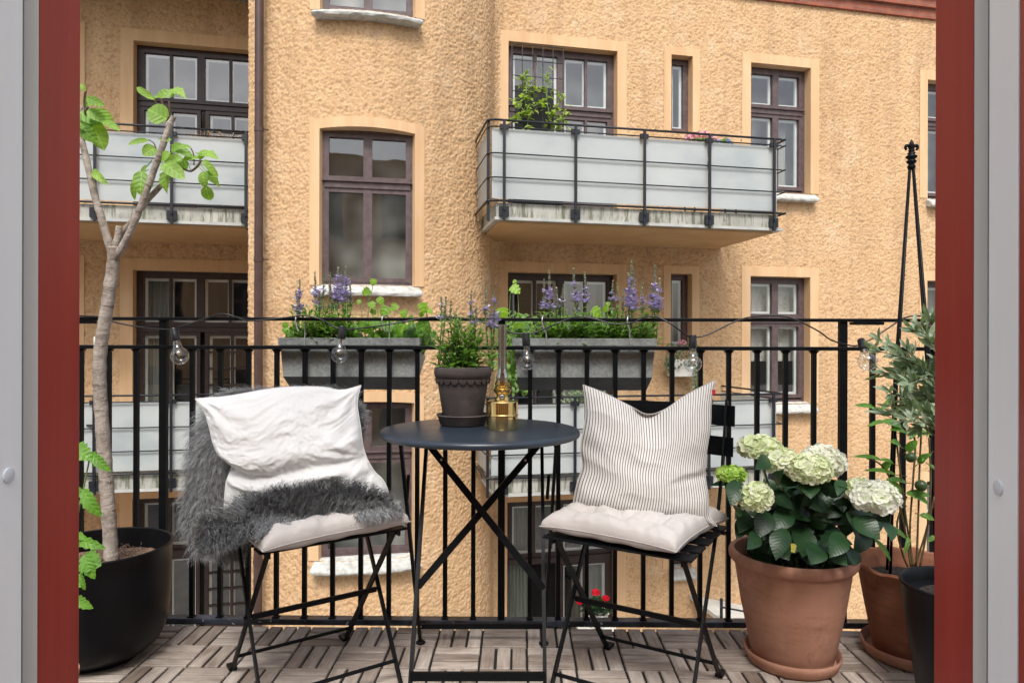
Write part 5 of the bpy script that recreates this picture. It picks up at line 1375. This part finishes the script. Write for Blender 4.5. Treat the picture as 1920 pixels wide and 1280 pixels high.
for (a,b,c,d,wd) in L_:
    Y=random.uniform(1.84,2.0); B=at(a,b,Y+.02);T=at(c,d,Y-.03)
    hl.leaf(B,T,wd*1.15*Y/1280,(random.uniform(-.5,.5),-1,random.uniform(.2,.9)),prof=HPROF,fold=.22,droop=.10,r=random.random())
for k in range(170):
    px=random.gauss(1500,72);py=random.uniform(905,1048)
    if px<1385 or px>1665 or (px-1500)**2/150**2+((py-985)/80)**2>1.0: continue
    Y=random.uniform(1.93,2.22); c=at(px,py,Y); a=random.uniform(0,6.28); L=random.uniform(.06,.10)
    d=Vector((math.cos(a),-.4,math.sin(a)*.7-.35)).normalized()
    hl.leaf(c-d*L*.5,c+d*L*.5,L*random.uniform(.55,.72),(random.uniform(-.6,.6),-1,random.uniform(.2,1.2)),prof=HPROF,fold=.2,droop=.1,r=random.random()*.8)
for k in range(16):
    a=at(random.uniform(1400,1620),random.uniform(930,1000),2.05); hst.tube([HC+Vector((random.uniform(-.08,.08),random.uniform(-.08,.08),-.06)),a],.003,6)
loc_parent(hl.build('leaves',M['hydleaf'],hy,smooth=True),hy); loc_parent(hst.build('stems',M['stem'],hy,smooth=True),hy)
q=MB(); q.leaf(at(1478,1020,1.9),at(1490,1036,1.88),.03,(0,-1,.3),prof=HPROF); loc_parent(q.build('yellow_leaf',M['yellowleaf'],hy,smooth=True),hy)

# ------------------------------------------------------------------ second terracotta pot, trellis and shrub
P2=Vector((1.225,2.13,.002))
saucer('terracotta saucer under the dark wavy rimmed pot by the black pot',P2,.150,'terra')
p2=thing('potted_citrus','loose glossy leaved shrub in a dark red terracotta pot with wavy rim','potted plant',loc=P2+Vector((0,0,.012)))
def wob(r,z,a):
    if z>.225: k=(z-.225)/.05; return r*(1+.022*k*math.sin(13*a)),z+.0035*k*math.sin(13*a+.8)
    return r,z
q=MB(); q.lathe([(0,0),(.108,0),(.112,.004),(.140,.15),(.155,.235),(.168,.258),(.176,.266),(.174,.274),(.164,.270),(.152,.24),(.138,.18),(0,.175)],(0,0,0),110,wob); q.build('pot',M['terradark'],p2,smooth=True,autosm=45)
q=MB(); q.lathe([(.146,.215),(.09,.222),(0,.224)],(0,0,0),40); q.build('soil',M['soil'],p2)
st=MB();lf=MB()
S2=P2+Vector((0,0,.225))
Yp=2.10
stems=[[(1712,1062),(1700,980),(1690,900),(1680,820),(1672,760),(1662,735)],[(1718,1062),(1722,960),(1724,880),(1728,800)],[(1708,1062),(1690,960),(1660,880),(1625,858)],[(1725,1062),(1740,980),(1745,900),(1742,820)],[(1702,1062),(1690,1030),(1682,980),(1700,930)],[(1715,1062),(1735,1000),(1752,930)],[(1712,1060),(1706,1000),(1712,900),(1716,830),(1705,800)]]
for s_ in stems:
    st.tube(smoothpts([at(a,b,Yp+random.uniform(-.01,.01)) for a,b in s_],6),.0028,6)
cl=[(1700,830,1650,842,12),(1700,812,1640,800,0),(1655,812,1602,757,0)]
for (a,b,c,d,wd) in [(1640,765,1602,760,9),(1660,778,1632,765,10),(1690,800,1652,790,15),(1700,812,1668,805,12),(1698,812,1748,815,14),(1690,838,1668,828,16),(1720,800,1705,825,12),(1700,845,1720,825,14),(1652,862,1598,856,8),(1676,870,1650,862,10),(1655,880,1672,866,14),(1680,890,1618,882,9),(1700,905,1660,900,12),(1682,922,1640,902,10),(1690,935,1662,895,16),(1700,925,1745,930,14),(1740,945,1698,925,16),(1725,965,1752,975,12),(1745,850,1728,865,8),(1740,870,1752,880,8),(1665,985,1700,1010,9),(1640,1010,1670,1052,9),(1705,1000,1695,1040,7),(1722,868,1740,850,12),(1660,790,1625,800,8),(1675,745,1650,770,10),(1752,1005,1740,1015,8),(1725,900,1735,915,10)]:
    B=at(a,b,Yp);T=at(c,d,Yp-.02); lf.leaf(B,T,wd*Yp/1280*1.1,(random.uniform(-.4,.4),-.8,random.uniform(.4,1)),prof=FIG2,fold=.25,droop=.1,r=random.random())
    st.tube([B,B+(B-T)*.35],.0012,5)
loc_parent(st.build('stems',M['redstem'],p2,smooth=True),p2); loc_parent(lf.build('leaves',M['citrusleaf'],p2,smooth=True),p2)
for (px,py,r) in ((1727,910,.0175),(1708,857,.016)):
    q=MB(); c=at(px,py,Yp-.03); q.lathe([(0,-r),(r*.6,-r*.8),(r*.95,-r*.3),(r,.1*r),(r*.8,.6*r),(r*.3,.95*r),(0,r)],c,20); loc_parent(q.build('fruit',M['fruit'],p2,smooth=True),p2)
# obelisk
ob=thing('garden_obelisk','tall thin black obelisk trellis with fleur de lis finial in the dark terracotta pot','trellis',loc=P2+Vector((0,0,.23)))
top=at(1709,312,2.13); 
q=MB()
for a in (.35,1.92,3.49,5.06):
    b=Vector((P2.x+.098*math.cos(a),P2.y+.098*math.sin(a),.20)); m_=b.lerp(top,.5)
    k=top+Vector((.006*math.cos(a),.006*math.sin(a),0))
    q.tube([b,b.lerp(k,.5)+Vector((.012*math.cos(a),.012*math.sin(a),0)),k],.0042,8)
loc_parent(q.build('legs',M['iron'],ob,smooth=True),ob)
q=MB(); q.lathe([(0,-.012),(.010,-.010),(.012,0),(.008,.006),(.014,.012),(.015,.016),(.009,.021),(.016,.027),(.017,.031),(.009,.036),(.012,.041),(.006,.045),(.005,.048),(0,.048)],top,20)
# fleur de lis
c=top+Vector((0,0,.045))
q.lathe([(.004,0),(.006,.008),(.0085,.018),(.006,.028),(.002,.036),(0,.040)],c,14)
for s in (-1,1):
    q.tube(smoothpts([c+Vector((s*.002,0,.002)),c+Vector((s*.008,0,.016)),c+Vector((s*.015,0,.019)),c+Vector((s*.019,0,.012)),c+Vector((s*.015,0,.006))],5),[.004]*6+[.0052]*8+[.004]*7,8)
q.lathe([(.008,-.001),(.0095,.003),(.008,.007)],c,14)
loc_parent(q.build('finial',M['iron'],ob,smooth=True),ob)

# ------------------------------------------------------------------ olive in the black pot
P3=Vector((1.168,1.80,.002))
ol=thing('potted_olive_tree','silvery olive shrub in a tall black pot half behind the right door frame','potted tree',loc=P3)
q=MB(); q.lathe([(0,0),(.100,0),(.104,.004),(.140,.26),(.1475,.322),(.151,.328),(.151,.335),(.146,.337),(.141,.330),(.138,.30),(0,.29)],(0,0,0),80); q.build('pot',M['blackpot'],ol,smooth=True,autosm=40)
q=MB(); q.lathe([(.137,.296),(.06,.30),(0,.301)],(0,0,0),32); q.build('soil',M['soil'],ol)
st=MB();lf=MB(); tb0=P3+Vector((0,0,.30)); tb1=P3+Vector((-.01,.0,.72)); st.tube(smoothpts([tb0,(tb0+tb1)/2+Vector((.01,0,0)),tb1],5),[.012]*6+[.009]*5,10)
tips=[(1728,605),(1745,640),(1712,618),(1700,655),(1650,640),(1636,655),(1690,690),(1650,700),(1668,735),(1700,720),(1655,775),(1672,760),(1690,790),(1712,770),(1728,800),(1740,740),(1760,680),(1780,620),(1800,700),(1790,780),(1735,690),(1720,745),(1705,760),(1685,715),(1742,600),(1678,705),(1730,770),(1830,640),(1850,700),(1840,780),(1810,600)]
for (a,b) in tips:
    e=at(a,b,1.80+random.uniform(-.10,.10)); s_=tb1+Vector((random.uniform(-.02,.02),random.uniform(-.03,.03),random.uniform(-.05,.12)))
    m_=(s_*.45+e*.55)+Vector((0,0,.03)); P=smoothpts([s_,m_,e],7); st.tube(P,[.0022]*8+[.0012]*7,5)
    for i in range(4,15):
        p=P[i]; 
        for s in (-1,1):
            dr=((e-s_).normalized()*.9+Vector((random.uniform(-.9,.9),random.uniform(-.9,.9),random.uniform(-.7,.7)))).normalized(); L=random.uniform(.030,.052)
            lf.leaf(p,p+dr*L,L*.26,(random.uniform(-1,1),-.6,random.uniform(-.6,1)),prof=(.3,.9,1,.8,0),fold=.15,droop=.06,r=random.random()**1.5)
loc_parent(st.build('trunk',M['twig'],ol,smooth=True),ol); loc_parent(lf.build('leaves',M['oliveleaf'],ol,smooth=True),ol)

# ------------------------------------------------------------------ plants on the opposite balconies
def wp(px,py,v): u,z=hit(px,py,v); return W(u,z,v)
zsU=2.52
rb=thing('climbing_plant','yellow green climber on a wire trellis in a dark box on the upper right balcony','potted plant',loc=W(.2,zsU,1.0))
v_=1.05
q=MB(); a0=wp(962,220,v_-.12);a1=wp(1042,232,v_-.12)
u0=hit(963,200,v_-.12)[0];u1=hit(1045,200,v_-.12)[0]
prism(q,[W(u0,0,v_-.15),W(u1,0,v_-.15),W(u1,0,v_+.12),W(u0,0,v_+.12)],zsU,zsU+.42); loc_parent(q.build('planter_box',M['blackbox'],rb),rb)
q=MB(); prism(q,[W(u0+.03,0,v_-.20),W(u1-.03,0,v_-.20),W(u1-.03,0,v_-.17),W(u0+.03,0,v_-.17)],zsU,hit(1000,165,v_-.2)[1]); loc_parent(q.build('privacy_screen',M['blackbox'],rb),rb)
q=MB(); ut0=hit(960,100,v_)[0];ut1=hit(1056,100,v_)[0]; ztt=hit(1000,86,v_)[1]
for k in range(6): x=ut0+(ut1-ut0)*k/5; q.tube([W(x,zsU+.4,v_),W(x,ztt,v_)],.0055,5)
for k in range(9): z=zsU+.5+(ztt-zsU-.5)*k/8; q.tube([W(ut0,z,v_),W(ut1,z,v_)],.0050,5)
loc_parent(q.build('wire_trellis',M['balc_metal'],rb),rb)
lf=MB();st=MB()
for (pts) in (([(988,245),(990,215),(985,190),(988,160),(985,140)]),([(990,215),(975,200),(968,190)]),([(1035,248),(1030,215),(1025,185),(1027,155),(1026,132)]),([(1032,225),(1045,200),(1052,180)]),([(1040,245),(1052,225),(1060,205)]),([(1025,200),(1010,195),(1000,200)]),([(990,180),(1000,172),(1008,165)]),([(988,150),(978,150)]),([(985,215),(972,222),(966,228)]),([(1040,215),(1050,232),(1064,236)])):
    P=smoothpts([wp(a,b,v_+.03) for a,b in pts],5); st.tube(P,.006,5)
    for p in P:
        for _ in range(2):
            d=Vector((random.uniform(-1,1),random.uniform(-1,.3),random.uniform(-.6,.6))).normalized(); L=random.uniform(.05,.085); c=p+Vector((random.uniform(-.05,.05),random.uniform(-.05,.05),random.uniform(-.04,.04)))
            lf.leaf(c,c+d*L,L*.6,(random.uniform(-.5,.5),-.6,1),prof=FIG2,r=random.random())
loc_parent(st.build('stems',M['stem'],rb),rb); loc_parent(lf.build('leaves',M['roseleaf'],rb,smooth=True),rb)
def small_pot(name,label,cat,px,py,v,mats,r=.12,potm='whiteceramic',nl=60,leafm='salvialeaf',z0=None,hr=.10,fl=None,ph=.18,lr=None):
    c=wp(px,py,v); z=c.z if z0 is None else z0
    o=thing(name,label,cat,loc=(c.x,c.y,z))
    q=MB(); q.lathe([(0,0),(r*.7,0),(r,ph),(r*1.05,ph+.005),(r*.95,ph+.01),(r*.9,ph-.01),(0,ph-.012)],(0,0,0),28); q.build('pot',M[potm],o,smooth=True,autosm=40)
    lr=lr or r*1.2
    lf=MB()
    for _ in range(nl):
        a=random.uniform(0,6.28); p=Vector((lr*random.random()*math.cos(a),lr*random.random()*math.sin(a),ph+random.uniform(0,.12))); d=Vector((math.cos(a),math.sin(a),random.uniform(-.2,.8))).normalized(); L=random.uniform(.05,.09)
        lf.leaf(p,p+d*L,L*.6,(0,0,1),prof=FIG2,r=random.random())
    lf.build('leaves',M[leafm],o,smooth=True)
    for (dx,dy,dz,rr,mt) in (fl or []):
        q=flower_head(o,Vector((dx,dy,dz)),rr,rr,rr*.8,mt,26,.022)
    return o
small_pot('potted_hydrangea','pink hydrangea pot behind the upper right balcony rail','potted plant',1311,262,1.20,None,r=.12,z0=zsU+.66,fl=[(-.10,0,.30,.085,'pet_pink'),(.03,-.05,.32,.09,'pet_pink'),(.14,0,.28,.08,'pet_pink'),(-.03,.08,.34,.07,'pet_pink')],nl=90,potm='greenpot',ph=.16)
small_pot('potted_flowers','small blue flowers in a dark green pot beside the pink hydrangea','potted plant',1350,262,1.20,None,r=.14,z0=zsU+.68,fl=[(-.05,0,.24,.06,'pet_blue'),(.06,-.04,.24,.06,'pet_blue'),(.0,.05,.26,.05,'pet_blue'),(.12,0,.21,.04,'pet_blue')],nl=50,potm='greenpot',ph=.16)
# the stand both pots are on
sd_=thing('plant_stand','narrow plant shelf behind the frosted panels of the upper right balcony','plant stand',loc=W(3.0,zsU,1.2))
u0=hit(1290,262,1.2)[0];u1=hit(1372,262,1.2)[0]
q=MB(); prism(q,[W(u0,0,1.06),W(u1,0,1.06),W(u1,0,1.36),W(u0,0,1.36)],zsU+.63,zsU+.655); loc_parent(q.build('shelf',M['blackbox'],sd_),sd_)
for uu in (u0+.02,u1-.02):
    for vv in (1.08,1.34):
        q=MB(); q.tube([W(uu,zsU,vv),W(uu,zsU+.63,vv)],.012,6); loc_parent(q.build('leg',M['blackbox'],sd_),sd_)
# dry grass on the upper left balcony
dg=thing('dry_grass_pot','pot of pale dry grass behind the upper left balcony panels','potted plant',loc=wp(395,262,.2)-Vector((0,0,.95)))
c=wp(395,262,.2); q=MB(); q.lathe([(0,0),(.14,0),(.18,.85),(.17,.86),(0,.84)],(0,0,0),24); q.build('pot',M['whiteceramic'],dg,smooth=True,autosm=40)
q=MB()
for _ in range(150):
    a=random.uniform(0,6.28); b=Vector((random.uniform(-.26,.26),random.uniform(-.08,.08),.84)); d=Vector((math.cos(a)*.14,math.sin(a)*.1,random.uniform(.06,.2))); q.tube([b,b+d*.6+Vector((0,0,.03)),b+d],.0035,4)
q.build('grass',M['drygrass'],dg)
# window box with ivy under the middle narrow window
iv=thing('window_box','white window box with trailing ivy and a pink bloom under the narrow middle window','planter',loc=wp(1277,690,.15))
ua=hit(1260,690,.2)[0];ub=hit(1305,690,.2)[0]; zA=hit(1280,690,.2)[1];zB=hit(1280,706,.2)[1]
q=MB(); prism(q,[W(ua,0,.03),W(ub,0,.03),W(ub,0,.24),W(ua,0,.24)],zB,zA+.12); loc_parent(q.build('box',M['whiteceramic'],iv,bevel=.01),iv)
lf=MB()
for _ in range(420):
    px=random.uniform(1250,1312);py=random.uniform(645,700)
    if random.random()<.35: px=random.gauss(1306,4);py=random.uniform(690,730)
    if random.random()<.15: px=random.gauss(1256,4);py=random.uniform(670,690)
    if 1265<px<1300 and 688<py: continue
    c=wp(px,py,random.uniform(.12,.30)); a=random.uniform(0,6.28); L=random.uniform(.025,.045); d=Vector((math.cos(a),-.3,math.sin(a))).normalized()
    lf.leaf(c,c+d*L,L*.9,(0,-1,.5),prof=IVY,r=random.random())
loc_parent(lf.build('ivy',M['smallivy'],iv,smooth=True),iv)
o=flower_head(iv,wp(1279,643,.22),.05,.05,.04,'pet_pink',14,.02); loc_parent(o,iv)
# lower right balcony: foliage just over the panels and below
sv=thing('potted_shrub','small dark leaved shrub behind the lower right balcony panels below the planter','potted plant',loc=wp(1088,745,1.2)-Vector((0,0,.75)))
q=MB(); q.lathe([(0,0),(.12,0),(.16,.62),(.15,.63),(0,.6)],(0,0,0),24); q.build('pot',M['blackbox'],sv,smooth=True,autosm=40)
lf=MB()
for _ in range(260):
    c=Vector((random.gauss(0,.13),random.gauss(0,.07),random.uniform(.62,.82))); a=random.uniform(0,6.28); L=random.uniform(.03,.05); d=Vector((math.cos(a),-.3,math.sin(a))).normalized(); lf.leaf(c,c+d*L,L*.7,(0,-.6,1),prof=FIG2,r=random.random())
lf.build('leaves',M['smallivy'],sv,smooth=True)
gv=thing('potted_tree','tall green shrub on the lower right balcony between the oil lamp and the planter','potted tree',loc=wp(968,735,1.2)-Vector((0,0,.75)))
q=MB(); q.lathe([(0,0),(.12,0),(.15,.5),(.14,.51),(0,.49)],(0,0,0),24); q.build('pot',M['blackbox'],gv,smooth=True,autosm=40)
q=MB(); q.tube([(0,0,.48),(.02,0,1.3)],.015,6); q.build('trunk',M['twig'],gv)
lf=MB()
for _ in range(700):
    c=Vector((random.gauss(0,.12),random.gauss(0,.10),random.uniform(.75,1.65))); a=random.uniform(0,6.28); L=random.uniform(.05,.08); d=Vector((math.cos(a),-.3,math.sin(a))).normalized(); lf.leaf(c,c+d*L,L*.5,(0,-.6,1),prof=FIG2,r=random.random()*.7)
lf.build('crown',M['salvialeaf'],gv,smooth=True)
# red geranium low down
gz=wp(1122,1168,.55)
gm=small_pot('potted_geranium','red geranium in a pale trough by the ground floor door','potted plant',1118,1168,.55,None,r=.16,nl=170,leafm='hydleaf',z0=gz.z-.02,fl=[(-.02,-.10,.46,.045,'pet_red'),(-.17,-.05,.38,.04,'pet_red'),(.11,-.08,.38,.035,'pet_red'),(-.22,0,.30,.03,'pet_red')],ph=.16,lr=.2)
q=MB(); q.box((0,0,-.42),(.5,.35,.82)); q.build('pedestal',M['whiteceramic'],gm)
# small lantern on the lower left balcony rail
ln=thing('candle_lantern','small white candle glass on the lower left balcony behind the fig trunk','lantern',loc=wp(184,655,.35))
c=ln.location; q=MB(); q.lathe([(0,-.20),(.04,-.20),(.045,-.0),(.045,.14),(.038,.15),(0,.15)],(0,0,0),20); q.build('glass',M['whiteceramic'],ln,smooth=True,autosm=40)
q=MB(); q.tube([(0,0,-.85),(0,0,-.20)],.012,8); q.lathe([(0,-.87),(.12,-.87),(.12,-.85),(0,-.85)],(0,0,0),20); q.build('stand',M['blackbox'],ln)
